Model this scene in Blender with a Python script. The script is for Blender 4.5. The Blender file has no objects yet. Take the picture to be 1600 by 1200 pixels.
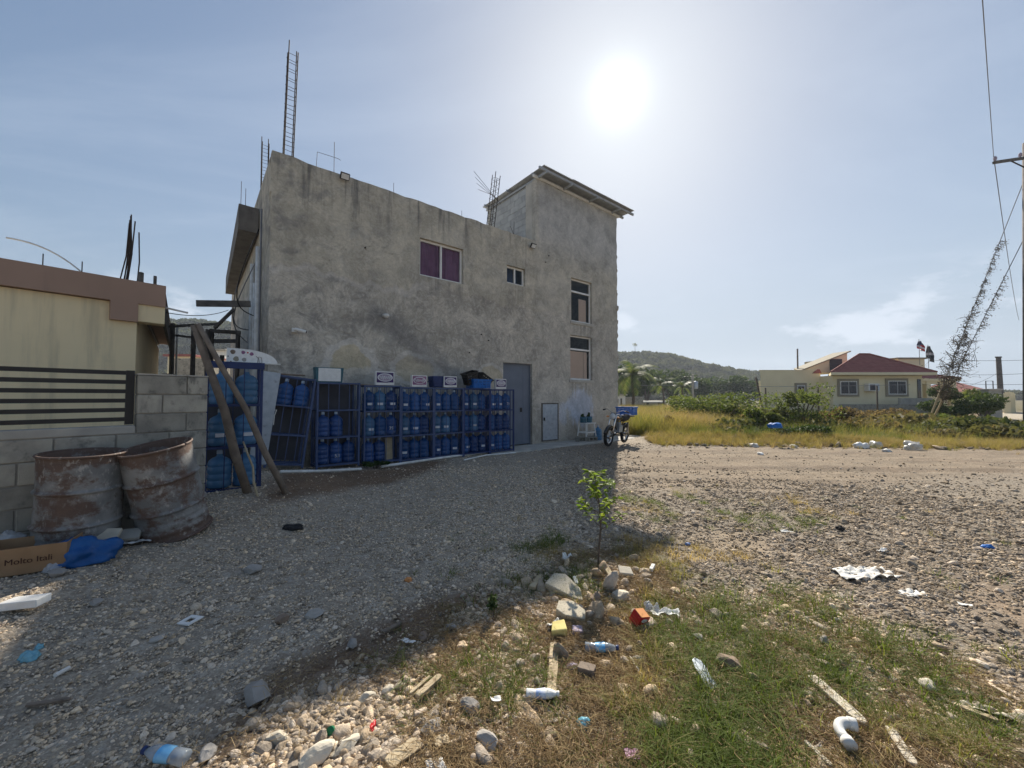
import bpy, bmesh, math, random
import numpy as np
from mathutils import Vector, Matrix, Euler, noise as mnoise
random.seed(7); rng = np.random.default_rng(11)
R = math.radians
S = bpy.context.scene
COL = S.collection

# ------------------------------------------------------------------ camera, world, sun, exposure
F, PITCH, EYE = 610.0, R(1.97), 1.5            # focal length in photo pixels (1600 wide), upward tilt, eye height
cam = bpy.data.objects.new('camera', bpy.data.cameras.new('camera')); COL.objects.link(cam); S.camera = cam
cam.location = (0, 0, EYE); cam.rotation_euler = (math.pi/2 + PITCH, 0, 0)
cam.data.sensor_width = 36; cam.data.lens = F/1600*36; cam.data.clip_start = .05; cam.data.clip_end = 6000
SUN_EL, SUN_AZ = R(37.6), R(15.6)
SUND = Vector((math.sin(SUN_AZ)*math.cos(SUN_EL), math.cos(SUN_AZ)*math.cos(SUN_EL), math.sin(SUN_EL)))

class NG:
    """short-hand for building node graphs"""
    def __init__(s, nt): s.t = nt; s.n = nt.nodes; s.l = nt.links
    def put(s, sock, v):
        if v is None: return
        if isinstance(v, bpy.types.NodeSocket): s.l.new(v, sock)
        elif isinstance(v, (tuple, list)) and sock.type == 'RGBA' and len(v) == 3: sock.default_value = (*v, 1)
        else: sock.default_value = v
    def node(s, typ, **kw):
        n = s.n.new(typ)
        for k, v in kw.items(): setattr(n, k, v)
        return n
    def m(s, op, a, b=None, c=None, clamp=False):
        n = s.node('ShaderNodeMath', operation=op, use_clamp=clamp)
        for i, v in enumerate((a, b, c)): s.put(n.inputs[i], v)
        return n.outputs[0]
    def vm(s, op, a, b=None):
        n = s.node('ShaderNodeVectorMath', operation=op)
        s.put(n.inputs[0], a); s.put(n.inputs[1], b)
        return n.outputs['Value'] if op in ('DOT_PRODUCT', 'LENGTH', 'DISTANCE') else n.outputs[0]
    def noise(s, vec, scale, detail=4, rough=.55, dist=0.):
        n = s.node('ShaderNodeTexNoise'); s.put(n.inputs['Vector'], vec)
        n.inputs['Scale'].default_value = scale; n.inputs['Detail'].default_value = detail
        n.inputs['Roughness'].default_value = rough; n.inputs['Distortion'].default_value = dist
        return n.outputs['Fac']
    def voro(s, vec, scale, feature='F1', out='Distance'):
        n = s.node('ShaderNodeTexVoronoi', feature=feature); s.put(n.inputs['Vector'], vec); n.inputs['Scale'].default_value = scale
        return n.outputs[out]
    def mix(s, f, a, b, mode='MIX'):
        n = s.node('ShaderNodeMix', data_type='RGBA', blend_type=mode)
        s.put(n.inputs[0], f); s.put(n.inputs[6], a); s.put(n.inputs[7], b)
        return n.outputs[2]
    def step(s, v, lo, hi, a=0., b=1.):
        n = s.node('ShaderNodeMapRange', interpolation_type='SMOOTHSTEP'); s.put(n.inputs[0], v)
        for i, q in enumerate((lo, hi, a, b)): n.inputs[i+1].default_value = q
        return n.outputs[0]
    def xyz(s, vec):
        n = s.node('ShaderNodeSeparateXYZ'); s.put(n.inputs[0], vec); return n.outputs
    def scale(s, vec, sx, sy, sz): return s.vm('MULTIPLY', vec, (sx, sy, sz))
    def bump(s, h, strength=.3, dist=.02, normal=None):
        n = s.node('ShaderNodeBump'); n.inputs['Strength'].default_value = strength; n.inputs['Distance'].default_value = dist
        s.put(n.inputs['Height'], h); s.put(n.inputs['Normal'], normal); return n.outputs[0]
    def obj(s): return s.node('ShaderNodeTexCoord').outputs['Object']
    def rnd(s): return s.node('ShaderNodeObjectInfo').outputs['Random']
    def attr(s, name, typ='GEOMETRY', out='Color'): return s.node('ShaderNodeAttribute', attribute_name=name, attribute_type=typ).outputs[out]

W = bpy.data.worlds.new('World'); S.world = W; W.use_nodes = True
g = NG(W.node_tree); bg = g.n['Background']
sk = g.node('ShaderNodeTexSky', sky_type='NISHITA', sun_disc=False)
sk.sun_elevation = SUN_EL; sk.sun_rotation = SUN_AZ; sk.air_density = 1.1; sk.dust_density = .9; sk.ozone_density = 1.0
sky = g.vm('DIVIDE', sk.outputs[0], g.vm('ADD', g.vm('MULTIPLY', sk.outputs[0], (.13, .13, .132)), (1, 1, 1)))
dirn = g.vm('NORMALIZE', g.node('ShaderNodeTexCoord').outputs['Generated'])
dz = g.xyz(dirn)[2]
flat = g.vm('DIVIDE', dirn, None); _n = flat.node
_c = g.node('ShaderNodeCombineXYZ'); _z = g.m('ADD', g.m('MAXIMUM', dz, 0), .12)
for i in range(3): g.l.new(_z, _c.inputs[i])
g.l.new(_c.outputs[0], _n.inputs[1])
cir = g.m('MULTIPLY', g.step(g.noise(g.scale(flat, .55, 1.5, 1), 1.1, 7, .6, .7), .46, .78), g.step(dz, .02, .16))
sky = g.mix(g.step(dz, .34, .0, 0, .85), sky, (2.75, 3.15, 3.5))
sky = g.mix(g.m('MULTIPLY', cir, .16), sky, (4.9, 5.1, 5.35))
cum = g.m('MULTIPLY', g.step(g.noise(g.scale(dirn, 1, 1, 2.2), 5.0, 6, .55), .56, .66), g.m('MULTIPLY', g.step(dz, .03, .07), g.step(dz, .26, .16)))
sky = g.mix(g.m('MULTIPLY', cum, .6), sky, (5.6, 5.6, 5.6))
ang = g.m('ARCCOSINE', g.m('MINIMUM', g.vm('DOT_PRODUCT', dirn, tuple(SUND)), .99999))     # the sun's own glare in thin haze
glow = g.m('ADD', g.m('MULTIPLY', g.m('POWER', 2.71828, g.m('MULTIPLY', g.m('MULTIPLY', ang, ang), -1/(.05**2))), 2.2), g.m('MULTIPLY', g.m('POWER', 2.71828, g.m('MULTIPLY', ang, -1/.16)), .75))
_g = g.node('ShaderNodeCombineXYZ')
for i in range(3): g.l.new(glow, _g.inputs[i])
sky = g.vm('ADD', sky, g.vm('MULTIPLY', _g.outputs[0], (1.12, 1.07, .8)))
sky = g.vm('MULTIPLY', sky, (.78, .845, .95))
g.l.new(sky, bg.inputs[0]); bg.inputs[1].default_value = .108

sun = bpy.data.objects.new('sun', bpy.data.lights.new('sun', 'SUN')); COL.objects.link(sun)
sun.rotation_euler = SUND.to_track_quat('Z', 'Y').to_euler(); sun.location = SUND*60
sun.data.energy = 4.7; sun.data.angle = R(.6); sun.data.color = (1, .92, .8)
S.view_settings.view_transform = 'Standard'; S.view_settings.look = 'None'; S.view_settings.gamma = 1
S.view_settings.exposure = .82; S.view_settings.use_curve_mapping = False
S.cycles.use_denoising = True; S.cycles.max_bounces = 7; S.cycles.transparent_max_bounces = 10
S.cycles.sample_clamp_indirect = 6; S.cycles.caustics_reflective = False; S.cycles.caustics_refractive = False

# ------------------------------------------------------------------ measuring: photo pixel -> place on the ground
def SM(t): t = np.clip(t, 0, 1); return t*t*(3-2*t)
_tab = rng.random((64, 64))
def vn(x, y):
    xi, yi = np.floor(x).astype(int), np.floor(y).astype(int); fx, fy = SM(x-xi), SM(y-yi)
    a, b = _tab[xi % 64, yi % 64], _tab[(xi+1) % 64, yi % 64]; c, d = _tab[xi % 64, (yi+1) % 64], _tab[(xi+1) % 64, (yi+1) % 64]
    return (a*(1-fx)+b*fx)*(1-fy)+(c*(1-fx)+d*fx)*fy
def fbm(x, y, o=4):
    s = 0; a = .5; n = 0
    for i in range(o): s = s+a*vn(x*2**i+17*i, y*2**i+5*i); n += a; a *= .5
    return s/n
def gz(x, y):
    x = np.asarray(x, float); y = np.asarray(y, float)
    z = .16*SM((-1.4-x)/2.4)*(1-SM((y-6.2)/3.2))*SM((x+30)/10)
    z = z+.13*np.exp(-((x+3.75)/1.15)**2-((y-5.5)/1.15)**2)
    z = z+.05*np.exp(-((x-.72)/.38)**2-((y-3.38)/.32)**2)
    t = np.clip((x-4.9)/6, 0, 1); z = z+.16*np.exp(-((y-(13.9-1.2*t))/.45)**2)*SM((x-4.2)/.8)*SM((13-x)/3)
    near = SM((16-np.hypot(x, y-4))/6)
    z = z+near*(.05*(fbm(x*.7+3, y*.7, 2)-.5)+.03*(fbm(x*4, y*4, 3)-.5))
    return z
def ray(px, py):
    u, v = (px-800)/F, (600-py)/F
    return np.array([u, math.cos(PITCH)-v*math.sin(PITCH), math.sin(PITCH)+v*math.cos(PITCH)])
def PG(px, py):
    r = ray(px, py); z = 0
    for _ in range(6):
        t = (z-EYE)/r[2]; x, y = r[0]*t, r[1]*t; z = float(gz(x, y))
    return Vector((x, y, z))
def AT(px, py, Y):
    r = ray(px, py); return Vector((r[0]*Y/r[1], Y, EYE+r[2]*Y/r[1]))
def inpoly(px, py, poly):
    poly = np.asarray(poly); c = np.zeros(px.shape, bool); j = len(poly)-1
    for i in range(len(poly)):
        xi, yi = poly[i]; xj, yj = poly[j]
        c ^= ((yi > py) != (yj > py)) & (px < (xj-xi)*(py-yi)/(yj-yi+1e-12)+xi); j = i
    return c
def gpoly(pts): return [(float(p[0]), float(p[1])) for p in (lambda q: [(PG(*t).x, PG(*t).y) for t in q])(pts)]
def soft(x, y, poly, w):
    s = 0.
    for k in range(7):
        s = s+inpoly(x+w*1.6*(fbm(x*1.3+9*k, y*1.3+4, 3)-.5)*2+w*.5*math.cos(k*.9), y+w*1.6*(fbm(x*1.3+31, y*1.3+7*k, 3)-.5)*2+w*.5*math.sin(k*.9), poly)
    return s/7
Z_GRASS = gpoly([(845, 905), (915, 850), (1000, 865), (1100, 935), (1300, 915), (1400, 985), (1500, 1030), (1640, 1110), (1640, 1290), (560, 1290), (650, 1170), (600, 1060), (680, 1000), (760, 950)])
Z_GREEN = [gpoly(q) for q in ([(1130, 772), (1260, 768), (1330, 800), (1260, 830), (1120, 815)], [(960, 775), (1090, 765), (1120, 800), (1000, 812)], [(830, 845), (905, 836), (915, 862), (840, 868)], [(1200, 915), (1280, 925), (1240, 950)], [(1420, 985), (1520, 1000), (1500, 1030), (1400, 1010)], [(960, 850), (1060, 845), (1150, 880), (1000, 890)])]
Z_TAN = gpoly([(975, 706), (1200, 694), (1640, 702), (1640, 735), (1400, 752), (1180, 768), (985, 772)])
Z_TAN2 = gpoly([(1100, 820), (1250, 850), (1200, 880), (1060, 850)])
Z_TAN3 = gpoly([(1480, 900), (1660, 930), (1660, 1050), (1560, 1010)])
Z_BROWN = gpoly([(200, 1290), (400, 1060), (560, 985), (700, 925), (790, 915), (790, 960), (640, 1020), (470, 1100), (350, 1290)])
Z_BROWN2 = gpoly([(425, 742), (560, 735), (700, 716), (690, 730), (560, 765), (400, 790)])
Z_PALE = gpoly([(260, 1300), (420, 1110), (560, 1050), (660, 1030), (700, 1100), (640, 1300)])
Z_RUB = gpoly([(700, 960), (860, 890), (960, 870), (990, 920), (900, 1010), (700, 1060)])

# ------------------------------------------------------------------ mesh helpers
class MB:
    def __init__(s): s.v = []; s.f = []
    def add(s, vs, fs):
        o = len(s.v); s.v += [tuple(p) for p in vs]; s.f += [tuple(i+o for i in q) for q in fs]; return s
    def box(s, c, d, rot=None):
        M = Euler(rot).to_matrix() if rot is not None else Matrix.Identity(3)
        vs = [Vector(c)+M @ Vector((d[0]*i/2, d[1]*j/2, d[2]*k/2)) for i in (-1, 1) for j in (-1, 1) for k in (-1, 1)]
        return s.add(vs, [(0, 1, 3, 2), (4, 6, 7, 5), (0, 4, 5, 1), (2, 3, 7, 6), (0, 2, 6, 4), (1, 5, 7, 3)])
    def b2(s, lo, hi): return s.box([(a+b)/2 for a, b in zip(lo, hi)], [b-a for a, b in zip(lo, hi)])
    def hexa(s, p): return s.add(p, [(3, 2, 1, 0), (4, 5, 6, 7), (0, 1, 5, 4), (1, 2, 6, 5), (2, 3, 7, 6), (3, 0, 4, 7)])
    def tube(s, pts, r, n=6, cap=True):
        pts = [Vector(p) for p in pts]; N = len(pts); rr = r if isinstance(r, (list, tuple)) else [r]*N
        vs = []; up = None
        for i, p in enumerate(pts):
            t = (pts[min(i+1, N-1)]-pts[max(i-1, 0)]).normalized()
            if up is None: up = Vector((0, 0, 1)) if abs(t.z) < .9 else Vector((1, 0, 0))
            a = t.cross(up)
            if a.length < 1e-4: a = t.orthogonal()
            a.normalize(); b = a.cross(t).normalized(); up = b
            for k in range(n): q = 2*math.pi*k/n; vs.append(p+(a*math.cos(q)+b*math.sin(q))*rr[i])
        fs = [(i*n+k, i*n+(k+1) % n, (i+1)*n+(k+1) % n, (i+1)*n+k) for i in range(N-1) for k in range(n)]
        if cap: fs += [tuple(range(n-1, -1, -1)), tuple(range((N-1)*n, N*n))]
        return s.add(vs, fs)
    def lathe(s, prof, n=16, c=(0, 0, 0), M=None):
        vs = []; M = M or Matrix.Identity(3)
        for r, z in prof:
            for k in range(n): a = 2*math.pi*k/n; vs.append(Vector(c)+M @ Vector((r*math.cos(a), r*math.sin(a), z)))
        fs = [(i*n+k, i*n+(k+1) % n, (i+1)*n+(k+1) % n, (i+1)*n+k) for i in range(len(prof)-1) for k in range(n)]
        return s.add(vs, fs)
    def prism(s, poly, z0, z1, M=None):
        M = M or Matrix.Identity(4); n = len(poly)
        vs = [M @ Vector((x, y, z0)) for x, y in poly]+[M @ Vector((x, y, z1)) for x, y in poly]
        return s.add(vs, [tuple(range(n-1, -1, -1)), tuple(range(n, 2*n))]+[(i, (i+1) % n, n+(i+1) % n, n+i) for i in range(n)])
    def build(s, name, mat, parent=None, loc=None, rot=None, smooth=False, bevel=0):
        me = bpy.data.meshes.new(name); me.from_pydata([tuple(p) for p in s.v], [], s.f)
        if smooth: me.polygons.foreach_set('use_smooth', [True]*len(me.polygons))
        if mat: me.materials.append(mat)
        return mesh_ob(name, me, parent, loc, rot, bevel)
def mesh_ob(name, me, parent=None, loc=None, rot=None, bevel=0):
    o = bpy.data.objects.new(name, me); COL.objects.link(o)
    if parent: o.parent = parent
    if loc is not None: o.location = loc
    if rot is not None: o.rotation_euler = rot
    if bevel:
        b = o.modifiers.new('bevel', 'BEVEL'); b.width = bevel; b.segments = 2; b.limit_method = 'ANGLE'; b.angle_limit = R(40)
    return o
def tag(o, label, cat, group=None):
    o['label'] = label; o['category'] = cat
    if 'kind' not in o: o['kind'] = 'thing'
    if group: o['group'] = group
    return o
def T(name, label, cat, loc=(0, 0, 0), rz=0, group=None, rot=None):
    o = bpy.data.objects.new(name, None); COL.objects.link(o); o.empty_display_size = .1
    o.location = loc; o.rotation_euler = rot or (0, 0, rz); return tag(o, label, cat, group)
def E_(name, parent, loc=(0, 0, 0), rot=(0, 0, 0)):
    o = bpy.data.objects.new(name, None); COL.objects.link(o); o.parent = parent; o.location = loc; o.rotation_euler = rot; o.empty_display_size = .1; return o
def struct(o, kind='structure'): o['kind'] = kind; return o
def dup(o, parent=None, loc=None, rz=None):
    c = o.copy(); COL.objects.link(c); c.parent = parent
    if loc is not None: c.location = loc
    if rz is not None: c.rotation_euler = (0, 0, rz)
    for ch in list(o.children): dup(ch, c)
    return c
def inst(name, me, parent, loc, rot=(0, 0, 0), sc=(1, 1, 1)):
    o = bpy.data.objects.new(name, me); COL.objects.link(o); o.parent = parent; o.location = loc; o.rotation_euler = rot; o.scale = sc; return o
def text(s, size, mat, parent, loc, rot, name='lettering', ext=.001):
    c = bpy.data.curves.new(name, 'FONT'); c.body = s; c.size = size; c.extrude = ext; c.align_x = 'CENTER'; c.align_y = 'CENTER'; c.materials.append(mat)
    o = bpy.data.objects.new(name, c); COL.objects.link(o); o.parent = parent; o.location = loc; o.rotation_euler = rot; return o
def ico(sub):
    bm = bmesh.new(); bmesh.ops.create_icosphere(bm, subdivisions=sub, radius=1)
    v = np.array([p.co[:] for p in bm.verts]); f = [tuple(q.index for q in p.verts) for p in bm.faces]; bm.free(); return v, f
ICO = {k: ico(k) for k in (1, 2, 3, 4)}
def nz3(v, sc, seed=0): return np.array([mnoise.noise(Vector(p)*sc+Vector((seed*7.3, seed*3.1, seed))) for p in v])
def rock_vf(seed, sub=2, cuts=9, dims=(1, .8, .6), rough=.12):
    r = np.random.default_rng(seed); v, f = ICO[sub]; v = v.copy()
    for _ in range(cuts):
        n = r.normal(size=3); n /= np.linalg.norm(n); d = r.uniform(.55, .85); e = v @ n-d; v -= np.outer(np.maximum(e, 0), n)
    v *= (1+rough*nz3(v, 2.5, seed))[:, None]
    return v*np.array(dims), f
def rock(name, mat, seed, dims, p, rz=0, sub=3, label='', cat='rock', group=None, tilt=(0, 0), rough=.12, sink=.25):
    v, f = rock_vf(seed, sub, 10, dims, rough); o = MB().add(v, f).build(name, mat, None, (p[0], p[1], p[2]+dims[2]*(1-sink)*.7), (tilt[0], tilt[1], rz), smooth=False)
    return tag(o, label, cat, group)
def blob(dims, seed, amp=.35, sc=1.6, sub=4, flat=.35):
    v, f = ICO[sub]; n = nz3(v, sc, seed); n2 = np.abs(nz3(v, sc*2.3, seed+5)); n3 = np.abs(nz3(v, sc*4.7, seed+9))
    v = v*(1+amp*n+amp*.7*(n2-.25)+amp*.35*(n3-.25))[:, None]; v[:, 2] = np.maximum(v[:, 2], -flat)
    return MB().add(v*np.array(dims), f)
def sheet(w, h, seed, amp, n=26, sc=6, ragged=.25, follow=None, thick=.002):
    """crumpled sheet (cloth, film, paper): irregular outline, folds"""
    vs = []; fs = []; r = random.Random(seed)
    for j in range(n+1):
        for i in range(n+1):
            u, v = i/n*2-1, j/n*2-1; a = math.atan2(v, u); k = max(abs(u), abs(v))
            e = 1-ragged*(.5+.5*mnoise.noise(Vector((math.cos(a)*1.7, math.sin(a)*1.7, seed*3.3))))
            x, y = u*w/2*e, v*h/2*e
            z = amp*abs(mnoise.noise(Vector((x*sc, y*sc, seed))))*1.6+amp*.5*abs(mnoise.noise(Vector((x*sc*2.7, y*sc*2.7, seed+4))))
            vs.append((x, y, z+.003))
    for j in range(n):
        for i in range(n): a = j*(n+1)+i; fs.append((a, a+1, a+n+2, a+n+1))
    m = MB().add(vs, fs); return m
def solid(o, t):
    m = o.modifiers.new('solid', 'SOLIDIFY'); m.thickness = t; m.offset = 1; return o

# ------------------------------------------------------------------ materials
def mat(name, c1, c2=None, scale=4., rough=.85, bump=.15, bscale=None, detail=5, metal=0., spec=.3, bdist=.01, c3=None, s3=18., t3=(.58, .72), coords=None, rand=0., streak=None):
    m = bpy.data.materials.new(name); m.use_nodes = True; g = NG(m.node_tree); b = g.n['Principled BSDF']
    o = g.obj()
    if rand:
        k = g.rnd(); cc = g.node('ShaderNodeCombineXYZ')
        for i in range(3): g.l.new(g.m('MULTIPLY', k, 37.+i*11), cc.inputs[i])
        o = g.vm('ADD', o, cc.outputs[0])
    col = g.mix(g.step(g.noise(o, scale, detail), .3, .7), c1, c2 or tuple(x*.75 for x in c1))
    if streak: col = g.mix(g.m('MULTIPLY', g.step(g.noise(g.scale(o, 3, 3, .22), 1.3, 6, .65), .5, .72), .45), col, streak)
    if c3: col = g.mix(g.step(g.noise(o, s3, 6, .65), t3[0], t3[1]), col, c3)
    if rand: col = g.mix(1.0, col, g.mix(g.rnd(), (1-rand,)*3, (1+rand*.6,)*3), 'MULTIPLY')
    g.put(b.inputs['Base Color'], col); b.inputs['Roughness'].default_value = rough; b.inputs['Metallic'].default_value = metal
    b.inputs['Specular IOR Level'].default_value = spec
    if bump: g.put(b.inputs['Normal'], g.bump(g.noise(o, bscale or scale*4, 8, .65), bump, bdist))
    return m
def leafmat(name, stops, trans=.45, attr='tone', rough=.5, typ='INSTANCER', rnd=.25):
    m = bpy.data.materials.new(name); m.use_nodes = True; g = NG(m.node_tree); out = g.n['Material Output']; b = g.n['Principled BSDF']
    k = g.attr(attr, typ, 'Fac') if attr else g.rnd()
    r = g.node('ShaderNodeValToRGB'); e = r.color_ramp.elements
    while len(e) < len(stops): e.new(.5)
    for i, c in enumerate(stops): e[i].position = i/(len(stops)-1); e[i].color = (*c, 1)
    g.put(r.inputs[0], k); col = g.mix(g.noise(g.obj(), 9, 2), g.mix(1., r.outputs[0], (1-rnd,)*3, 'MULTIPLY'), g.mix(1., r.outputs[0], (1+rnd,)*3, 'MULTIPLY'))
    g.put(b.inputs['Base Color'], col); b.inputs['Roughness'].default_value = rough; b.inputs['Specular IOR Level'].default_value = .12
    t = g.node('ShaderNodeBsdfTranslucent'); g.put(t.inputs[0], g.mix(1., col, (1.25, 1.2, .7), 'MULTIPLY'))
    x = g.node('ShaderNodeMixShader'); x.inputs[0].default_value = trans
    g.l.new(b.outputs[0], x.inputs[1]); g.l.new(t.outputs[0], x.inputs[2]); g.l.new(x.outputs[0], out.inputs[0]); return m
def filmmat(name, c, alpha=.55, rough=.25):
    m = bpy.data.materials.new(name); m.use_nodes = True; g = NG(m.node_tree); out = g.n['Material Output']; b = g.n['Principled BSDF']
    b.inputs['Base Color'].default_value = (*c, 1); b.inputs['Roughness'].default_value = rough
    t = g.node('ShaderNodeBsdfTransparent'); t.inputs[0].default_value = (.9, .92, .93, 1); x = g.node('ShaderNodeMixShader')
    f = g.m('ADD', g.m('MULTIPLY', g.noise(g.obj(), 14, 5, .6), .5), alpha-.25, clamp=True); g.put(x.inputs[0], f)
    g.l.new(t.outputs[0], x.inputs[1]); g.l.new(b.outputs[0], x.inputs[2]); g.l.new(x.outputs[0], out.inputs[0]); return m
def plasticmat(name, c, trans=.3, rough=.22):
    m = bpy.data.materials.new(name); m.use_nodes = True; g = NG(m.node_tree); out = g.n['Material Output']; b = g.n['Principled BSDF']
    k = g.rnd(); col = g.mix(k, tuple(x*.72 for x in c), tuple(min(1, x*1.3+.015) for x in c)); dust = g.step(g.noise(g.obj(), 7, 5, .6), .5, .75)
    col = g.mix(g.m('MULTIPLY', dust, .35), col, (.32, .36, .38))
    g.put(b.inputs['Base Color'], col); g.put(b.inputs['Roughness'], g.m('ADD', g.m('MULTIPLY', dust, .35), rough)); b.inputs['Specular IOR Level'].default_value = .6
    t = g.node('ShaderNodeBsdfTranslucent'); g.put(t.inputs[0], col); x = g.node('ShaderNodeMixShader'); x.inputs[0].default_value = trans
    g.l.new(b.outputs[0], x.inputs[1]); g.l.new(t.outputs[0], x.inputs[2]); g.l.new(x.outputs[0], out.inputs[0]); return m

M = {}
M['conc'] = mat('rough_concrete', (.42, .4, .35), (.3, .29, .26), 3, .92, .3, 30, c3=(.2, .19, .17), s3=5)
M['darkconc'] = mat('shaded_concrete', (.2, .185, .165), (.13, .12, .11), 3, .92, .3, 30, c3=(.09, .085, .08), s3=5)  # darkened copy of the rough concrete, soffit shade put into the colour
M['slab'] = mat('slab_concrete', (.5, .47, .41), (.36, .34, .3), 2.5, .9, .25, 25, c3=(.24, .22, .2), s3=4, t3=(.6, .75))
M['block'] = mat('grey_block', (.4, .375, .31), (.26, .245, .21), 5, .95, .6, 70, c3=(.13, .125, .11), s3=6, t3=(.52, .7), rand=.18)
M['tblock'] = mat('tower_block', (.43, .44, .43), (.34, .35, .35), 4, .95, .5, 60, rand=.12)
M['cream'] = mat('cream_paint', (.86, .7, .43), (.8, .65, .4), 1.2, .8, .06, 60, c3=(.6, .5, .32), s3=2.2, t3=(.56, .8), streak=(.42, .35, .23))
M['mauve'] = mat('mauve_paint', (.4, .26, .19), (.36, .235, .17), 1.5, .8, .06, 50, streak=(.22, .15, .12))
M['mortar'] = mat('mortar', (.32, .3, .26), (.22, .21, .185), 6, .95, .4, 50)
M['black'] = mat('black_paint', (.022, .021, .02), (.03, .028, .026), 5, .55, .05)
M['steel'] = mat('rebar_steel', (.03, .024, .021), (.055, .038, .03), 9, .75, .2, 60)
M['white'] = mat('white_frame', (.78, .77, .73), (.7, .69, .65), 6, .5, .03)
M['pvc'] = mat('white_pvc', (.78, .77, .73), (.6, .58, .53), 7, .45, .05, c3=(.35, .31, .26), s3=9, t3=(.66, .8))
M['door'] = mat('door_paint', (.16, .18, .22), (.135, .155, .19), 2, .5, .05)
M['galv'] = mat('galvanised', (.42, .46, .5), (.33, .37, .42), 8, .45, .06, metal=.5, c3=(.25, .26, .27), s3=10)
M['galvpaint'] = mat('grey_steel_paint', (.4, .42, .44), (.3, .32, .34), 6, .6, .05)
M['wood'] = mat('weathered_wood', (.24, .19, .145), (.15, .12, .095), 7, .9, .5, 40, c3=(.09, .07, .055), s3=12)
M['palewood'] = mat('pale_wood', (.5, .41, .27), (.38, .3, .19), 9, .85, .4, 40, c3=(.25, .18, .1), s3=14)
M['plankgrey'] = mat('grey_plank', (.17, .15, .13), (.1, .09, .08), 6, .9, .4, 50)
M['blue'] = mat('blue_rack_paint', (.025, .045, .14), (.018, .032, .1), 8, .5, .1, c3=(.12, .1, .1), s3=22, t3=(.66, .78))
M['greyrack'] = mat('grey_rack_paint', (.07, .1, .2), (.05, .075, .15), 8, .5, .1, c3=(.14, .1, .08), s3=22, t3=(.64, .78))
M['jug'] = plasticmat('blue_jug', (.035, .13, .36), .4)
M['jugmid'] = plasticmat('faded_jug', (.08, .2, .36), .4)
M['jugpale'] = plasticmat('pale_jug', (.12, .3, .5), .45)
M['jugdark'] = plasticmat('dark_jug', (.025, .085, .27), .3)
M['cap'] = mat('jug_cap', (.55, .62, .68), (.4, .5, .6), 5, .4, 0, rand=.4)
M['sticker'] = mat('sticker', (.72, .72, .72), (.62, .62, .64), 9, .6, 0)
M['crate'] = mat('crate_blue', (.02, .16, .52), (.016, .12, .4), 6, .45, .05)
M['bluebag'] = mat('blue_bag', (.012, .1, .3), (.01, .07, .22), 6, .35, .35, 14, bdist=.03)
M['cable'] = mat('black_cable', (.02, .02, .02), None, 3, .6, 0)
M['wire'] = mat('grey_wire', (.22, .22, .23), None, 3, .5, 0)
M['rubber'] = mat('rubber', (.016, .016, .017), (.03, .028, .026), 9, .8, .1)
M['chrome'] = mat('chrome', (.7, .7, .7), (.55, .55, .55), 5, .18, 0, metal=.95)
M['paintblk'] = mat('gloss_black', (.012, .012, .014), None, 3, .2, 0, spec=.5)
M['glasslens'] = mat('lamp_lens', (.75, .76, .76), (.6, .62, .63), 4, .12, 0, spec=.6)
M['cardboard'] = mat('cardboard', (.32, .2, .11), (.26, .16, .085), 5, .9, .1)
M['ink'] = mat('brown_ink', (.07, .03, .02), None, 3, .8, 0)
M['foam'] = mat('white_foam', (.8, .79, .75), (.7, .69, .65), 14, .8, .2, 60)
M['paper'] = mat('white_scrap', (.76, .75, .7), (.6, .58, .53), 9, .75, .3, 25)
M['film'] = filmmat('clear_film', (.62, .63, .64), .5)
M['filmblue'] = filmmat('blue_film', (.2, .5, .62), .7)
M['petclear'] = filmmat('clear_bottle', (.55, .62, .68), .42, .12)
M['petblue'] = mat('bottle_label_blue', (.06, .3, .62), (.3, .6, .8), 12, .35, 0)
M['whiteblue'] = mat('bottle_wrap', (.75, .77, .8), (.12, .25, .55), 16, .4, 0)
M['rockgrey'] = mat('grey_stone', (.4, .37, .33), (.27, .25, .225), 6, .92, .4, 30, rand=.2)
M['rockpale'] = mat('pale_stone', (.6, .54, .43), (.45, .4, .31), 7, .92, .4, 30, rand=.15)
M['rockbrown'] = mat('brown_stone', (.3, .22, .16), (.2, .15, .11), 7, .92, .4, 30, rand=.15)
M['yellow'] = mat('yellow_foam', (.72, .62, .24), (.6, .5, .18), 8, .85, .2)
M['red'] = mat('red_carton', (.5, .02, .025), (.42, .018, .02), 6, .4, 0)
M['orange'] = mat('orange_print', (.7, .3, .1), None, 6, .5, 0)
M['lilac'] = mat('lilac_foam', (.4, .34, .42), None, 8, .8, .1)
M['blackrag'] = mat('black_rag', (.018, .017, .018), (.03, .028, .028), 9, .9, .3)
M['purple'] = mat('purple_print', (.045, .02, .1), (.06, .03, .13), 6, .4, 0)
M['pinkprint'] = mat('pink_print', (.3, .13, .22), (.2, .08, .17), 14, .5, 0)
M['curtain'] = mat('purple_curtain', (.32, .15, .25), (.24, .1, .18), 3, .9, 0)
M['peach'] = mat('peach_reflection', (.85, .6, .44), (.8, .56, .4), 2, .8, 0)  # colour of a reflection and lit room, for panels behind the tower glass
M['darkfill'] = mat('dark_interior', (.08, .08, .09), None, 2, .9, 0)  # stands in for unlit interiors; the darkness is in the colour
M['redtile'] = mat('red_roof', (.34, .13, .11), (.27, .1, .085), 3, .85, .3, 20, c3=(.4, .17, .13), s3=6, t3=(.55, .75))
M['housewall'] = mat('house_cream', (.8, .71, .48), (.74, .65, .43), 1, .85, .03)
M['housetrim'] = mat('house_trim', (.3, .27, .2), (.26, .23, .17), 3, .85, .1)
M['darkglass'] = mat('dark_glass', (.03, .035, .045), None, 3, .1, 0, spec=.6)
M['bark'] = mat('bark', (.14, .11, .085), (.08, .065, .05), 12, .95, .5, 50)
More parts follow.
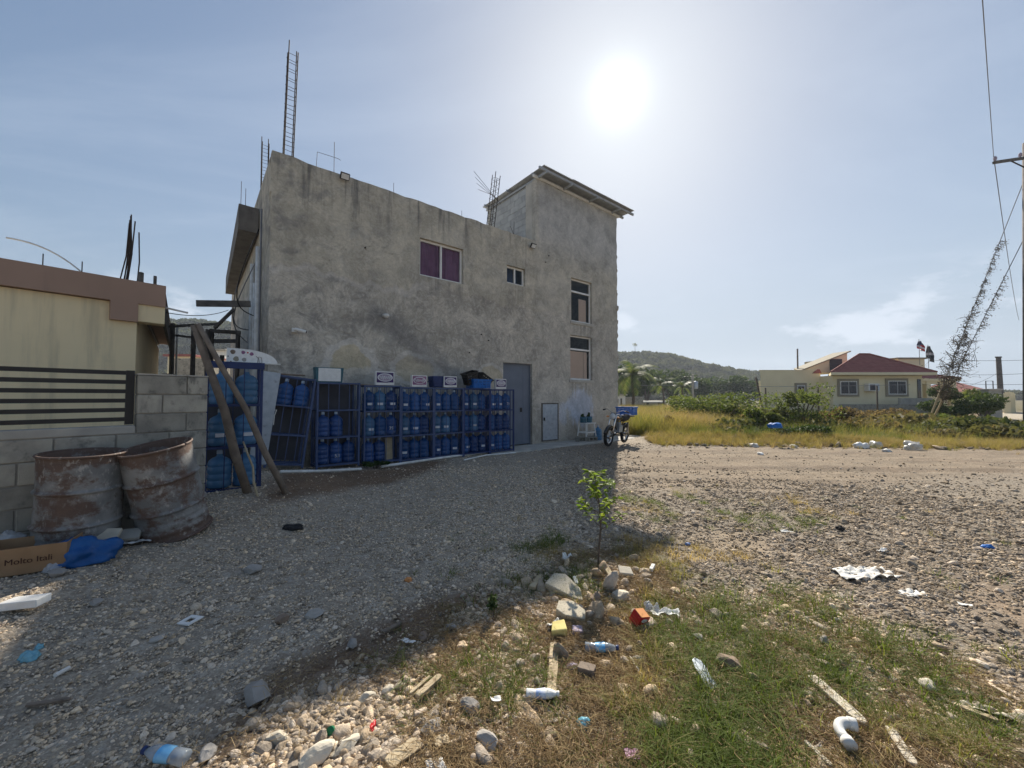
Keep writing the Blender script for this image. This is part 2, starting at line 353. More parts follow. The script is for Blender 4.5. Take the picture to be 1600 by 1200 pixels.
M['utility'] = mat('utility_pole', (.16, .14, .13), (.1, .09, .085), 4, .9, .3, 40)
M['leaf'] = leafmat('sapling_leaf', [(.15, .24, .035), (.24, .31, .055), (.1, .17, .03)], .5, None)
M['bushleaf'] = leafmat('bush_leaf', [(.07, .11, .03), (.11, .15, .045), (.15, .17, .06)], .45, 'tone', .6, 'GEOMETRY')
M['darkleaf'] = leafmat('dark_leaf', [(.03, .06, .022), (.05, .085, .03), (.08, .11, .04)], .3, 'tone', .6, 'GEOMETRY')
M['dryleaf'] = leafmat('dry_leaf', [(.14, .1, .06), (.24, .18, .1), (.1, .08, .05)], .35, 'tone', .8, 'GEOMETRY')
M['vineleaf'] = leafmat('vine_leaf', [(.1, .08, .05), (.18, .14, .085), (.08, .08, .04)], .3, 'tone', .8, 'GEOMETRY')
M['hillleaf'] = leafmat('hill_leaf', [(.06, .075, .045), (.085, .1, .055), (.12, .125, .07)], .3, 'tone', .8)
M['scrubleaf'] = leafmat('scrub_leaf', [(.06, .08, .03), (.11, .12, .05), (.2, .16, .09)], .35, 'tone', .7)
M['palmleaf'] = leafmat('palm_leaf', [(.05, .085, .03), (.09, .13, .05), (.16, .17, .08)], .35, 'tone', .45, 'GEOMETRY')
M['grassblade'] = leafmat('grass_blade', [(.12, .165, .035), (.21, .22, .06), (.34, .29, .12), (.44, .34, .18)], .5, 'tone', .6)
M['fieldblade'] = leafmat('field_blade', [(.11, .15, .035), (.22, .22, .06), (.36, .3, .12), (.36, .27, .15)], .38, 'tone', .6)
M['straw'] = leafmat('straw', [(.46, .35, .19), (.36, .26, .14), (.26, .17, .09)], .25, 'tone', .8)

def facade_mat():
    m = bpy.data.materials.new('cement_render'); m.use_nodes = True; g = NG(m.node_tree); b = g.n['Principled BSDF']; o = g.obj()
    x, y, z = g.xyz(o)
    big = g.noise(o, .55, 5, .6, .4); mid = g.noise(o, 1.7, 6, .6, 1.2); sw = g.noise(o, 2.6, 4, .6, 3.5); fine = g.noise(o, 22, 6, .7)
    col = g.mix(g.step(big, .36, .64), (.50, .45, .355), (.64, .575, .455))
    col = g.mix(g.step(mid, .42, .68), col, (.4, .365, .3))
    col = g.mix(g.m('MULTIPLY', g.step(sw, .48, .6), .5), col, (.72, .655, .53))
    sw3 = g.noise(g.vm('ADD', o, g.scale(g.node('ShaderNodeTexNoise').outputs['Color'], 0, 0, 0)), 1.3, 3, .5, 6.); col = g.mix(g.m('MULTIPLY', g.m('MULTIPLY', g.step(sw3, .46, .5), g.step(sw3, .56, .51)), .4), col, (.36, .33, .275))
    # upper coat: smoother and yellower above an irregular day-joint
    edge = g.m('ADD', g.m('ADD', 4.35, g.m('MULTIPLY', x, .0)), g.m('MULTIPLY', g.m('SUBTRACT', g.noise(g.scale(o, 1, 1, .4), .9, 4), .5), 1.6))
    dzz = g.m('SUBTRACT', z, edge); up = g.step(dzz, -.05, .08)
    col = g.mix(g.m('MULTIPLY', up, .6), col, g.mix(g.step(mid, .35, .7), (.62, .555, .41), (.52, .475, .375)))
    lip = g.m('MULTIPLY', g.m('MULTIPLY', g.step(dzz, -.16, -.04), g.step(dzz, .08, 0)), g.step(x, 4.6, 3.2)); col = g.mix(g.m('MULTIPLY', lip, .55), col, (.7, .65, .56))
    tw = g.m('MULTIPLY', g.step(x, 7.2, 7.6), g.step(z, 5.6, 7.2)); col = g.mix(g.m('MULTIPLY', tw, .75), col, g.mix(g.step(mid, .3, .7), (.56, .545, .5), (.49, .475, .44)))
    tw2 = g.m('MULTIPLY', g.step(x, 7.2, 7.5), g.step(z, 6.4, 5.2)); col = g.mix(g.m('MULTIPLY', tw2, .35), col, (.6, .555, .46))
    # run-off stains under the parapet, bare cement patches, damp band, white paint smear
    st = g.m('MULTIPLY', g.step(g.noise(g.scale(o, 5, 5, .3), 1., 5, .65, .3), .5, .68), g.m('MULTIPLY', g.step(z, 5.0, 6.5), g.step(x, 7.5, 7.2))); col = g.mix(g.m('MULTIPLY', st, .85), col, (.15, .145, .135))
    st2 = g.m('MULTIPLY', g.step(g.noise(g.scale(o, 3, 3, .35), 1.2, 5, .65, .5), .54, .74), g.m('MULTIPLY', g.step(z, 6.6, 8.6), g.step(x, 7.2, 7.5))); col = g.mix(g.m('MULTIPLY', st2, .4), col, (.3, .3, .29))
    wob = g.m('MULTIPLY', g.m('SUBTRACT', g.noise(o, 2.2, 4), .5), .9)
    def ell(cx, cz, rx, rz):
        a = g.m('DIVIDE', g.m('SUBTRACT', x, cx), rx); c = g.m('DIVIDE', g.m('SUBTRACT', z, cz), rz)
        return g.m('ADD', g.m('SQRT', g.m('ADD', g.m('MULTIPLY', a, a), g.m('MULTIPLY', c, c))), wob)
    for cx, cz, rx, rz, inner in ((1.62, 2.28, .62, .5, (.6, .51, .33)), (3.2, 2.22, .75, .42, (.56, .48, .33)), (5.55, 2.1, .55, .4, (.62, .53, .36)), (2.1, 1.6, .8, .6, (.54, .5, .41))):
        e = ell(cx, cz, rx, rz); col = g.mix(g.m('MULTIPLY', g.step(e, 1.05, .97), .6), col, (.72, .67, .57)); col = g.mix(g.m('MULTIPLY', g.step(e, .8, .7), .85), col, inner)
    d1 = g.m('ABSOLUTE', g.m('ADD', g.m('SUBTRACT', g.m('ADD', z, g.m('MULTIPLY', x, .62)), 4.75), wob)); dm = g.m('MULTIPLY', g.step(d1, .5, .1), g.m('MULTIPLY', g.step(x, 1.6, 2.4), g.step(x, 5.2, 4.2)))
    col = g.mix(g.m('MULTIPLY', dm, .55), col, (.23, .225, .21))
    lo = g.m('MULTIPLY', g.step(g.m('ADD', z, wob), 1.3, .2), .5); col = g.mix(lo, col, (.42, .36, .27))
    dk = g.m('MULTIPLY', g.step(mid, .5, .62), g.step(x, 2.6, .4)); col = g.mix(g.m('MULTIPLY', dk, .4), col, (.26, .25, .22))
    ws = g.m('MULTIPLY', g.step(g.m('ADD', ell(9.45, 1.15, .85, .75), g.m('MULTIPLY', g.m('SUBTRACT', g.noise(g.scale(o, 8, 8, .8), 1.5, 4), .5), 1.1)), 1.0, .6), .8); col = g.mix(ws, col, (.62, .65, .7))
    ws2 = g.m('MULTIPLY', g.step(ell(8.55, .95, .25, .5), 1.0, .5), .5); col = g.mix(ws2, col, (.6, .63, .68))
    cr = g.step(g.m('ABSOLUTE', g.m('SUBTRACT', g.noise(o, .7, 9, .62, .3), .5)), .004, 0.); cr = g.m('MULTIPLY', cr, g.step(big, .48, .6)); col = g.mix(g.m('MULTIPLY', cr, .22), col, (.2, .19, .165))
    col = g.mix(g.step(fine, .35, .75), g.mix(1., col, (.86, .86, .86), 'MULTIPLY'), col)
    gr1 = g.step(g.noise(o, 1.0, 10, .72, .8), .34, .66); gr2 = g.step(g.noise(g.vm('ADD', o, (31., 7., 3.)), 4.5, 8, .7, 1.5), .36, .66)
    k_ = g.m('ADD', .68, g.m('ADD', g.m('MULTIPLY', gr1, .32), g.m('MULTIPLY', gr2, .18))); kk = g.node('ShaderNodeCombineXYZ')
    for i_ in range(3): g.l.new(k_, kk.inputs[i_])
    col = g.mix(1., col, kk.outputs[0], 'MULTIPLY'); col = g.mix(1., col, (1.0, 1.005, 1.055), 'MULTIPLY')
    sill = None
    for (wx0, wx1, wz0, wz1) in ((3.29, 4.6, 4.64, 5.62), (6.14, 6.88, 4.98, 5.53), (9.0, 10.12, 4.17, 5.7), (8.94, 10.12, 2.12, 3.68)):
        mk = g.m('MULTIPLY', g.m('MULTIPLY', g.step(x, wx0-.1, wx0+.05), g.step(x, wx1+.1, wx1-.05)), g.m('MULTIPLY', g.step(z, wz0, wz0-.05), g.step(z, wz0-1.0, wz0-.1)))
        sill = mk if sill is None else g.m('MAXIMUM', sill, mk)
    col = g.mix(g.m('MULTIPLY', g.m('MULTIPLY', sill, g.step(g.noise(g.scale(o, 9, 9, .35), 1., 4), .45, .65)), .5), col, (.2, .19, .17))
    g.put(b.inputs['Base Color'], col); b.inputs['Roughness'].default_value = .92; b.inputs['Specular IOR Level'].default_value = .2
    h = g.m('ADD', g.m('MULTIPLY', sw, .6), g.m('ADD', g.m('MULTIPLY', fine, .25), g.m('MULTIPLY', up, .25)))
    h = g.m('SUBTRACT', h, g.m('MULTIPLY', cr, .12))
    g.put(b.inputs['Normal'], g.bump(h, .8, .06)); return m
M['facade'] = facade_mat()

def drum_mat(seed):
    m = bpy.data.materials.new('rusty_drum_steel'); m.use_nodes = True; g = NG(m.node_tree); b = g.n['Principled BSDF']; o = g.vm('ADD', g.obj(), (seed*3.1, seed, 0))
    z = g.xyz(g.obj())[2]
    base = g.mix(g.step(g.noise(o, 5, 5), .35, .65), (.17, .17, .165), (.27, .265, .25))
    rust = g.mix(g.noise(o, 14, 5), (.05, .03, .022), (.15, .083, .053))
    edge = g.m('ADD', g.m('MULTIPLY', g.step(z, .14, .02), .28), g.m('MULTIPLY', g.step(z, .74, .9), .22))
    rm = g.m('MULTIPLY', g.step(g.m('ADD', g.noise(g.scale(o, 1, 1, 1.4), 3.4, 7, .72), edge), .47, .6), .92)
    col = g.mix(rm, base, rust)
    sp = g.step(g.noise(g.scale(o, 1, 1, .5), 26, 5, .7), .53, .66); spm = g.m('MULTIPLY', sp, g.step(g.noise(o, 3, 4), .35, .6)); col = g.mix(g.m('MULTIPLY', spm, .7), col, (.42, .4, .36))
    g.put(b.inputs['Base Color'], col); b.inputs['Roughness'].default_value = .7; g.put(b.inputs['Metallic'], g.m('MULTIPLY', g.m('SUBTRACT', 1, rm), .15))
    g.put(b.inputs['Normal'], g.bump(g.noise(o, 40, 8, .7), .45, .008)); return m

def ground_mat():
    m = bpy.data.materials.new('yard_ground'); m.use_nodes = True; g = NG(m.node_tree); b = g.n['Principled BSDF']; o = g.obj()
    base = g.attr('tint'); grav = g.attr('gravel', 'GEOMETRY', 'Fac')
    v = g.voro(o, 42., 'F1', 'Color'); vd = g.voro(o, 42., 'F1', 'Distance'); vs = g.xyz(v)[0]
    v2 = g.voro(o, 17., 'F1', 'Color'); vd2 = g.voro(o, 17., 'F1', 'Distance')
    stone = g.mix(vs, (.28, .24, .19), (.64, .56, .44)); stone = g.mix(g.step(g.xyz(v2)[1], .78, .86), stone, (.56, .51, .43))
    col = g.mix(g.step(g.noise(o, 2.2, 6, .65), .3, .7), g.mix(1., base, (.78, .78, .78), 'MULTIPLY'), g.mix(1., base, (1.18, 1.16, 1.12), 'MULTIPLY'))
    stk = g.m('MULTIPLY', g.attr('track', 'GEOMETRY', 'Fac'), g.step(g.noise(g.scale(o, .45, 3.2, 1), 1.6, 7, .65, .4), .42, .62)); col = g.mix(g.m('MULTIPLY', stk, .7), col, (.17, .135, .095))
    col = g.mix(g.m('MULTIPLY', grav, g.step(g.noise(o, 60, 3), .3, .6)), col, stone)
    col = g.mix(g.step(g.noise(o, 90, 4, .7), .3, .75), g.mix(1., col, (.7, .68, .66), 'MULTIPLY'), col)
    g.put(b.inputs['Base Color'], col); b.inputs['Roughness'].default_value = .95; b.inputs['Specular IOR Level'].default_value = .15
    h = g.m('ADD', g.m('MULTIPLY', g.m('SUBTRACT', 1, vd), .5), g.m('ADD', g.m('MULTIPLY', g.m('SUBTRACT', 1, vd2), .5), g.m('MULTIPLY', g.noise(o, 55, 8, .7), .8)))
    g.put(b.inputs['Normal'], g.bump(h, .7, .02)); return m
M['ground'] = ground_mat()
def pebble_mat():
    m = bpy.data.materials.new('gravel_stone'); m.use_nodes = True; g = NG(m.node_tree); b = g.n['Principled BSDF']
    t = g.attr('tone', 'INSTANCER', 'Fac'); r = g.rnd(); o = g.obj()
    warm = g.mix(g.step(r, .1, .95), (1.17, 1.0, .8), (1.3, 1.01, .68))
    cc = g.node('ShaderNodeCombineXYZ')
    for i in range(3): g.l.new(t, cc.inputs[i])
    col = g.mix(1., cc.outputs[0], warm, 'MULTIPLY'); col = g.mix(g.step(g.noise(o, 1.6, 5, .7), .35, .7), g.mix(1., col, (.72, .7, .68), 'MULTIPLY'), col)
    g.put(b.inputs['Base Color'], col); b.inputs['Roughness'].default_value = .88; b.inputs['Specular IOR Level'].default_value = .25
    g.put(b.inputs['Normal'], g.bump(g.noise(o, 5, 5, .7), .4, .15)); return m
M['pebble'] = pebble_mat()

# ------------------------------------------------------------------ scattering of what nobody could count
def source(objs, name):
    c = bpy.data.collections.new(name)
    for o in objs: c.objects.link(o)
    return c
def src_mesh(name, v, f, mt, smooth=False):
    me = bpy.data.meshes.new(name); me.from_pydata([tuple(p) for p in v], [], f); me.materials.append(mt)
    if smooth: me.polygons.foreach_set('use_smooth', [True]*len(me.polygons))
    return bpy.data.objects.new(name, me)
def scatter(name, P, rot, sc, idx, tone, coll):
    me = bpy.data.meshes.new(name); n = len(P); me.vertices.add(n); me.vertices.foreach_set('co', np.asarray(P, np.float32).ravel())
    for nm, ty, key, arr in (('rot', 'FLOAT_VECTOR', 'vector', rot), ('siz', 'FLOAT_VECTOR', 'vector', sc), ('idx', 'INT', 'value', idx), ('tone', 'FLOAT', 'value', tone)):
        a = me.attributes.new(nm, ty, 'POINT'); a.data.foreach_set(key, np.asarray(arr, np.int32 if ty == 'INT' else np.float32).ravel())
    o = mesh_ob(name, me); nt = bpy.data.node_groups.new(name+'_nodes', 'GeometryNodeTree')
    nt.interface.new_socket('Geometry', in_out='INPUT', socket_type='NodeSocketGeometry'); nt.interface.new_socket('Geometry', in_out='OUTPUT', socket_type='NodeSocketGeometry')
    N = nt.nodes; L = nt.links; gi = N.new('NodeGroupInput'); go = N.new('NodeGroupOutput'); ip = N.new('GeometryNodeInstanceOnPoints'); ci = N.new('GeometryNodeCollectionInfo')
    ci.inputs[0].default_value = coll; ci.inputs[1].default_value = True; ci.inputs[2].default_value = True
    def at(nm, dt): q = N.new('GeometryNodeInputNamedAttribute'); q.data_type = dt; q.inputs[0].default_value = nm; return q.outputs[0]
    L.new(gi.outputs[0], ip.inputs['Points']); L.new(ci.outputs[0], ip.inputs['Instance']); ip.inputs['Pick Instance'].default_value = True
    L.new(at('idx', 'INT'), ip.inputs['Instance Index']); L.new(at('rot', 'FLOAT_VECTOR'), ip.inputs['Rotation']); L.new(at('siz', 'FLOAT_VECTOR'), ip.inputs['Scale'])
    L.new(ip.outputs[0], go.inputs[0]); md = o.modifiers.new('scatter', 'NODES'); md.node_group = nt
    return o
def clump(seed, n, r=(1, 1, .75), leaf=.2):
    q = np.random.default_rng(seed); d = q.normal(size=(n, 3)); d /= np.linalg.norm(d, axis=1)[:, None]; rad = q.uniform(.55, 1., n)**.5; c = q.uniform(-.5, .5, (5, 3)); k = q.integers(0, 5, n)
    p = d*rad[:, None]*.62+c[k]*np.array([1, 1, .7]); p = p*np.array(r); v = []; f = []
    for i in range(n):
        a = q.normal(size=3); a /= np.linalg.norm(a); e = np.cross(a, q.normal(size=3)); e /= np.linalg.norm(e)+1e-6; s = leaf*q.uniform(.6, 1.4); o = len(v)
        v += [tuple(p[i]+a*s), tuple(p[i]+e*s*.6), tuple(p[i]-a*s), tuple(p[i]-e*s*.6)]; f.append((o, o+1, o+2, o+3))
    return v, f
def wedge(n, r0, r1, half=R(66)):
    r = r0*(r1/r0)**rng.random(n); a = (rng.random(n)*2-1)*half; return r*np.sin(a), r*np.cos(a)

# building frame
YAW = R(39.1); BO = Vector((-4.919, 7.831, 0)); BX = Vector((math.cos(YAW), math.sin(YAW), 0)); BY = Vector((-math.sin(YAW), math.cos(YAW), 0))
def BL(x, y, z=0): return BO+BX*x+BY*y+Vector((0, 0, z))
def to_b(x, y): dx, dy = x-BO.x, y-BO.y; return dx*BX.x+dy*BX.y, dx*BY.x+dy*BY.y

# ================================================================== GROUND
def axis(parts):
    a = []
    for lo, hi, st in parts: a += list(np.arange(lo, hi, st))
    return np.array(a)
gx = np.concatenate([-np.geomspace(660, 14, 34), axis([(-13, -7, .3), (-7, 8, .055), (8, 20, .25)]), np.geomspace(20, 660, 40)])
gy = np.concatenate([-np.geomspace(150, 4, 12), axis([(-3, 1, .25), (1, 6.5, .055), (6.5, 17, .12)]), np.geomspace(17, 760, 50)])
X, Y = np.meshgrid(gx, gy); X1, Y1 = X.ravel(), Y.ravel(); Z1 = gz(X1, Y1)
near = SM((16-np.hypot(X1, Y1-4))/6)
Z1 = Z1+near*.018*(rng.random(len(Z1))-.5)+soft(X1, Y1, Z_TAN, .4)*.06*(fbm(X1*.35, Y1*5+X1*.4, 3)-.5)
nx, ny = len(gx), len(gy); ii = np.arange(nx*ny).reshape(ny, nx)
fq = np.stack([ii[:-1, :-1], ii[:-1, 1:], ii[1:, 1:], ii[1:, :-1]], -1).reshape(-1, 4)
me = bpy.data.meshes.new('ground'); me.from_pydata(np.stack([X1, Y1, Z1], 1).tolist(), [], fq.tolist()); me.polygons.foreach_set('use_smooth', [True]*len(me.polygons)); me.materials.append(M['ground'])
tint = np.tile(np.array([.36, .305, .24]), (len(X1), 1)); grv = np.full(len(X1), .75)
def lay(mask, c, gval=None):
    global tint, grv
    k = mask[:, None]; tint = tint*(1-k)+np.array(c)*k
    if gval is not None: grv = grv*(1-mask)+gval*mask
lay(SM((X1-.3)/2.)*SM((14-Y1)/2), (.17, .14, .11), .6)
lay(soft(X1, Y1, Z_TAN, .5), (.27, .21, .15), .3)
track = (np.sin((Y1+X1*.05+.25*fbm(X1*.3, Y1*.3, 2))*5.2) > .35)*soft(X1, Y1, Z_TAN, .4); lay(track*.75*(fbm(X1*.6, Y1*3, 3) > .42), (.17, .125, .09), .2)
lay(soft(X1, Y1, Z_TAN2, .25), (.34, .27, .19), .25); lay(soft(X1, Y1, Z_TAN3, .3), (.31, .235, .17), .2)
lay(soft(X1, Y1, Z_BROWN, .12), (.19, .125, .08), .2); lay(soft(X1, Y1, Z_BROWN2, .2), (.2, .125, .075), .2)
lay(soft(X1, Y1, Z_PALE, .12), (.3, .22, .145), .3); lay(soft(X1, Y1, Z_GRASS, .15)*.9, (.2, .14, .085), .15); lay(soft(X1, Y1, Z_RUB, .1)*.7, (.25, .165, .1), .2)
far = SM((Y1-12.2+.09*(X1-5)+1.5*(fbm(X1*.8, Y1*.8, 3)-.5))/1.)*SM((X1-4.6)/1); lay(far, (.2, .15, .085), .05)
lay(np.maximum(SM((Y1-40)/20), SM((np.abs(X1)-40)/20)), (.17, .155, .085), .05)
a = me.color_attributes.new('tint', 'FLOAT_COLOR', 'POINT'); a.data.foreach_set('color', np.concatenate([tint, np.ones((len(tint), 1))], 1).astype(np.float32).ravel())
a = me.attributes.new('track', 'FLOAT', 'POINT'); a.data.foreach_set('value', np.maximum(soft(X1, Y1, Z_TAN, .5), SM((X1-2)/3)*SM((Y1-7)/2)*.6).astype(np.float32))
a = me.attributes.new('gravel', 'FLOAT', 'POINT'); a.data.foreach_set('value', grv.astype(np.float32))
struct(mesh_ob('ground', me))

# gravel
pv = []
for k in range(8):
    r_ = random.Random(k); v, f = rock_vf(100+k, 2, 7+k % 3, (1, r_.uniform(.65, .95), r_.uniform(.45, .75)), .1); pv.append(src_mesh('pebble_source_%d' % k, v, f, M['pebble'], k % 3 == 0))
CP = source(pv, 'pebble_sources')
def gravel(n, r0, r1, xy=None):
    x, y = xy or wedge(n, r0, r1); n = len(x); bx, by = to_b(x, y)
    pal = soft(x, y, Z_PALE, .12); gr = soft(x, y, Z_GRASS, .15); br = np.maximum(soft(x, y, Z_BROWN, .12), soft(x, y, Z_BROWN2, .2)); tn = np.maximum(np.maximum(soft(x, y, Z_TAN, .4), soft(x, y, Z_TAN2, .25)*.8), soft(x, y, Z_TAN3, .3)); rub = soft(x, y, Z_RUB, .1)
    patch = fbm(x*.9+50, y*.9, 3)
    keep = np.where(patch > .45, .97, .5)*(1-.6*SM((np.hypot(x, y)-8)/4)*(x > .5)); keep = keep*(1-gr*(.45+.1*SM((x-.2)/.8)))*(1-.88*br)*(1-.8*tn); keep = np.maximum(keep, np.maximum(pal*.95, rub*.6))
    keep = keep*((by < -.05) | (bx < -.3) | (bx > 11.8))*(y < 12.6+.05*x)
    for q in Z_GREEN: keep = keep*(1-.5*inpoly(x, y, q))
    ok = rng.random(n) < keep; x, y, pal, gr, rub = x[ok], y[ok], pal[ok], gr[ok], rub[ok]; n = len(x); r = np.hypot(x, y)
    right = SM((x-.2)/1.2)
    s = np.exp(rng.normal(0, .5, n))*(.0052+.0022*right+.004*pal+.0025*rub)*(1+np.clip(r-3, 0, 9)*.055)
    big = rng.random(n) < .004; s = np.where(big, s*rng.uniform(1.8, 3.2, n), s); s = np.minimum(s, .05)
    s = np.where((r < 1.6), np.minimum(s, .02), s)
    tone = (.56-.24*right*(1-gr)-.13*pal)*np.exp(rng.normal(0, .38, n)); tone = np.clip(tone, .1, .8)
    P = np.stack([x, y, gz(x, y)+s*.12], 1); rot = np.stack([rng.normal(0, .35, n), rng.normal(0, .35, n), rng.random(n)*6.28], 1)
    return P, rot, np.stack([s*rng.uniform(.85, 1.25, n), s, s*rng.uniform(.75, 1.15, n)], 1), rng.integers(0, 8, n), tone
_r = rng.uniform(2.0, 9.5, 330000)**.9*1.15; _a = rng.uniform(-.6, 1.0, 330000); _k = rng.random(330000) < SM((_a+.6)/.9)
_g1 = gravel(420000, 1.15, 15); _g2 = gravel(0, 0, 0, (_r[_k]*np.sin(_a[_k])+.1, _r[_k]*np.cos(_a[_k])))
o = scatter('gravel', *[np.concatenate([p, q]) for p, q in zip(_g1, _g2)], CP); struct(o, 'stuff'); tag(o, 'loose grey and cream gravel strewn over the whole yard', 'gravel')

# grass tufts, straw
def tuft(seed, nb, h, spread, width, lean, seg=3):
    r = random.Random(seed); v = []; f = []
    for _ in range(nb):
        a = r.random()*6.28; d = spread*math.sqrt(r.random()); bx, by = math.cos(a)*d, math.sin(a)*d; a2 = a+r.uniform(-1, 1); L = h*r.uniform(.45, 1.1); ln = lean*r.uniform(.3, 1.4); w = width*r.uniform(.7, 1.3)
        px_, py_ = -math.sin(a2)*w/2, math.cos(a2)*w/2; o = len(v)
        for k in range(seg+1):
            t = k/seg; rr = ln*L*t*t; z = L*t*(1-.35*ln*t); q = 1-t*.92
            v.append((bx+math.cos(a2)*rr+px_*q, by+math.sin(a2)*rr+py_*q, z)); v.append((bx+math.cos(a2)*rr-px_*q, by+math.sin(a2)*rr-py_*q, z))
        for k in range(seg): f.append((o+2*k, o+2*k+1, o+2*k+3, o+2*k+2))
    return v, f
CG = source([src_mesh('tuft_source_%d' % k, *tuft(k, 22, .1, .055, .0042, 1.15), M['grassblade']) for k in range(5)], 'tuft_sources')
CT = source([src_mesh('tall_source_%d' % k, *tuft(40+k, 26, .8, .16, .014, .55, 4), M['fieldblade']) for k in range(5)], 'tall_sources')
def straw_src(seed):
    r = random.Random(seed); b = MB()
    for _ in range(16):
        x, y = r.gauss(0, .035), r.gauss(0, .035); a = r.random()*6.28; L = r.uniform(.02, .07); z = r.uniform(.001, .018)
        b.tube([(x, y, z), (x+math.cos(a)*L*.5, y+math.sin(a)*L*.5, z+r.uniform(0, .012)), (x+math.cos(a+.3)*L, y+math.sin(a+.3)*L, z+r.uniform(-.004, .01))], .0007, 3, False)
    return b.v, b.f
CS = source([src_mesh('straw_source_%d' % k, *straw_src(k), M['straw']) for k in range(4)], 'straw_sources')
n = 26000; x, y = wedge(n, 1.2, 7.5); gr = soft(x, y, Z_GRASS, .2); pt = fbm(x*1.9+8, y*1.9+3, 3); k = gr*SM((pt*.6+fbm(x*5+3, y*5, 2)*.4-.47)/.1)*.42
k = k*(.35+.65*SM((x-.1)/.7))
for q in Z_GREEN: k = np.maximum(k, soft(x, y, q, .25)*SM((fbm(x*3, y*3, 2)-.35)/.2)*.9)
k = np.maximum(k, .012*(x > -1)); ok = rng.random(n) < k; x, y, pt = x[ok], y[ok], pt[ok]; n = len(x); s = rng.uniform(.55, 1.35, n)*np.where(y > 4.2, .75, 1.)
s = s*(1-.45*SM((2.3-y)/.6)*SM((.6-x)/.5))
tone = np.clip(.95-(pt-.38)*5.5+rng.normal(0, .2, n), 0, 1)
o = scatter('grass', np.stack([x, y, gz(x, y)-.004], 1), np.stack([rng.normal(0, .12, n), rng.normal(0, .12, n), rng.random(n)*6.28], 1), np.stack([s, s, s], 1), rng.integers(0, 5, n), tone, CG)
struct(o, 'stuff'); tag(o, 'short scrappy green grass on the rubbish-strewn patch round the sapling', 'grass')
n = 22000; x, y = wedge(n, 1.15, 6); k = np.maximum(soft(x, y, Z_GRASS, .15)*.85, np.maximum(soft(x, y, Z_RUB, .1)*.5, soft(x, y, Z_BROWN, .15)*.12)); k = k*(.3+.9*SM((.62-fbm(x*1.9+8, y*1.9+3, 3))/.2)); ok = rng.random(n) < k; x, y = x[ok], y[ok]; n = len(x); s = rng.uniform(.7, 1.5, n)
o = scatter('dry_straw', np.stack([x, y, gz(x, y)+.002], 1), np.stack([rng.normal(0, .15, n), rng.normal(0, .15, n), rng.random(n)*6.28], 1), np.stack([s, s, s], 1), rng.integers(0, 4, n), rng.random(n), CS)
struct(o, 'stuff'); tag(o, 'dry straw and dead stems littering the soil between the stones', 'straw')
# tall field grass beyond the yard
n = 30000; r = 13*(60/13)**rng.random(n); a_ = rng.uniform(.15, 1.0, n); x, y = r*np.sin(a_), r*np.cos(a_); edge = 13.75-.105*(x-5)
ed = fbm(x*.5, y*.5, 3); dn = y-edge-1.3*(ed-.5)
bx, by = to_b(x, y); ok = (dn > 0)*(y < 46)*((bx > 12.2) | (by > 9))*(x < 21+.25*(y-12))*(rng.random(n) < np.clip(.35+dn*.6, .35, 1)); x, y, dn, ed = x[ok], y[ok], dn[ok], ed[ok]; n = len(x)
left = SM((12.5-x/np.maximum(y, 1)*20)/3)
s = rng.uniform(.55, 1.3, n)*(.5+.55*SM(dn/2.5))*(1-.3*(1-left)*SM(dn/1.)); s = np.where(y > 24, s*.95, s)
tone = np.clip(.28+.42*left*SM(dn/3)+(ed-.5)*1.6+(fbm(x*1.7, y*1.7, 2)-.5)*.9+.25*(1-left)*SM((dn-2.5)/2)+rng.normal(0, .14, n), 0, 1)
o = scatter('field_grass', np.stack([x, y, gz(x, y)-.02], 1), np.stack([rng.normal(0, .1, n), rng.normal(0, .1, n), rng.random(n)*6.28], 1), np.stack([s*1.1, s*1.1, s], 1), rng.integers(0, 5, n), tone, CT)
struct(o, 'stuff'); tag(o, 'tall yellow-green field grass growing beyond the gravel yard', 'grass')

n = 5200; t_ = rng.random(n); x = 4.6+t_*13; y = 13.1-.1*(x-5)+rng.normal(0, .42, n); s = rng.uniform(.15, .5, n)
o = scatter('verge_weeds', np.stack([x, y, gz(x, y)-.01], 1), np.stack([rng.normal(0, .3, n), rng.normal(0, .3, n), rng.random(n)*6.28], 1), np.stack([s, s, s*.8], 1), rng.integers(0, 5, n), np.clip(rng.normal(.75, .25, n), 0, 1), CT); struct(o, 'stuff'); tag(o, 'low dry weeds along the soil ridge at the edge of the yard', 'weeds')
n = 2600; x, y = wedge(n, 1.25, 4.2); k = np.maximum(soft(x, y, Z_PALE, .12)*.8, np.maximum(soft(x, y, Z_RUB, .15)*.8, soft(x, y, Z_GRASS, .15)*.16*(1+1.5*(x < .3)))); k = np.maximum(k, .02*(x < 0)); ok = rng.random(n) < k; x, y = x[ok], y[ok]; n = len(x); s = np.exp(rng.normal(0, .35, n))*.021
o = scatter('rubble', np.stack([x, y, gz(x, y)+s*.3], 1), np.stack([rng.normal(0, .5, n), rng.normal(0, .5, n), rng.random(n)*6.28], 1), np.stack([s*1.2, s, s], 1), rng.integers(0, 8, n), np.clip(rng.normal(.42, .1, n), .2, .65), CP); struct(o, 'stuff'); tag(o, 'fist-sized cream and grey rubble stones scattered through the straw', 'rubble')
n = 90; x = rng.normal(.55, .3, n); y = rng.normal(3.0, .38, n); s = np.exp(rng.normal(0, .35, n))*.04
o = scatter('broken_masonry', np.stack([x, y, gz(x, y)+s*.25], 1), np.stack([rng.normal(0, .5, n), rng.normal(0, .5, n), rng.random(n)*6.28], 1), np.stack([s*1.3, s, s*.8], 1), rng.integers(0, 8, n), np.clip(rng.normal(.42, .1, n), .2, .65), CP); struct(o, 'stuff'); tag(o, 'heap of small broken masonry round the foot of the sapling', 'rubble')
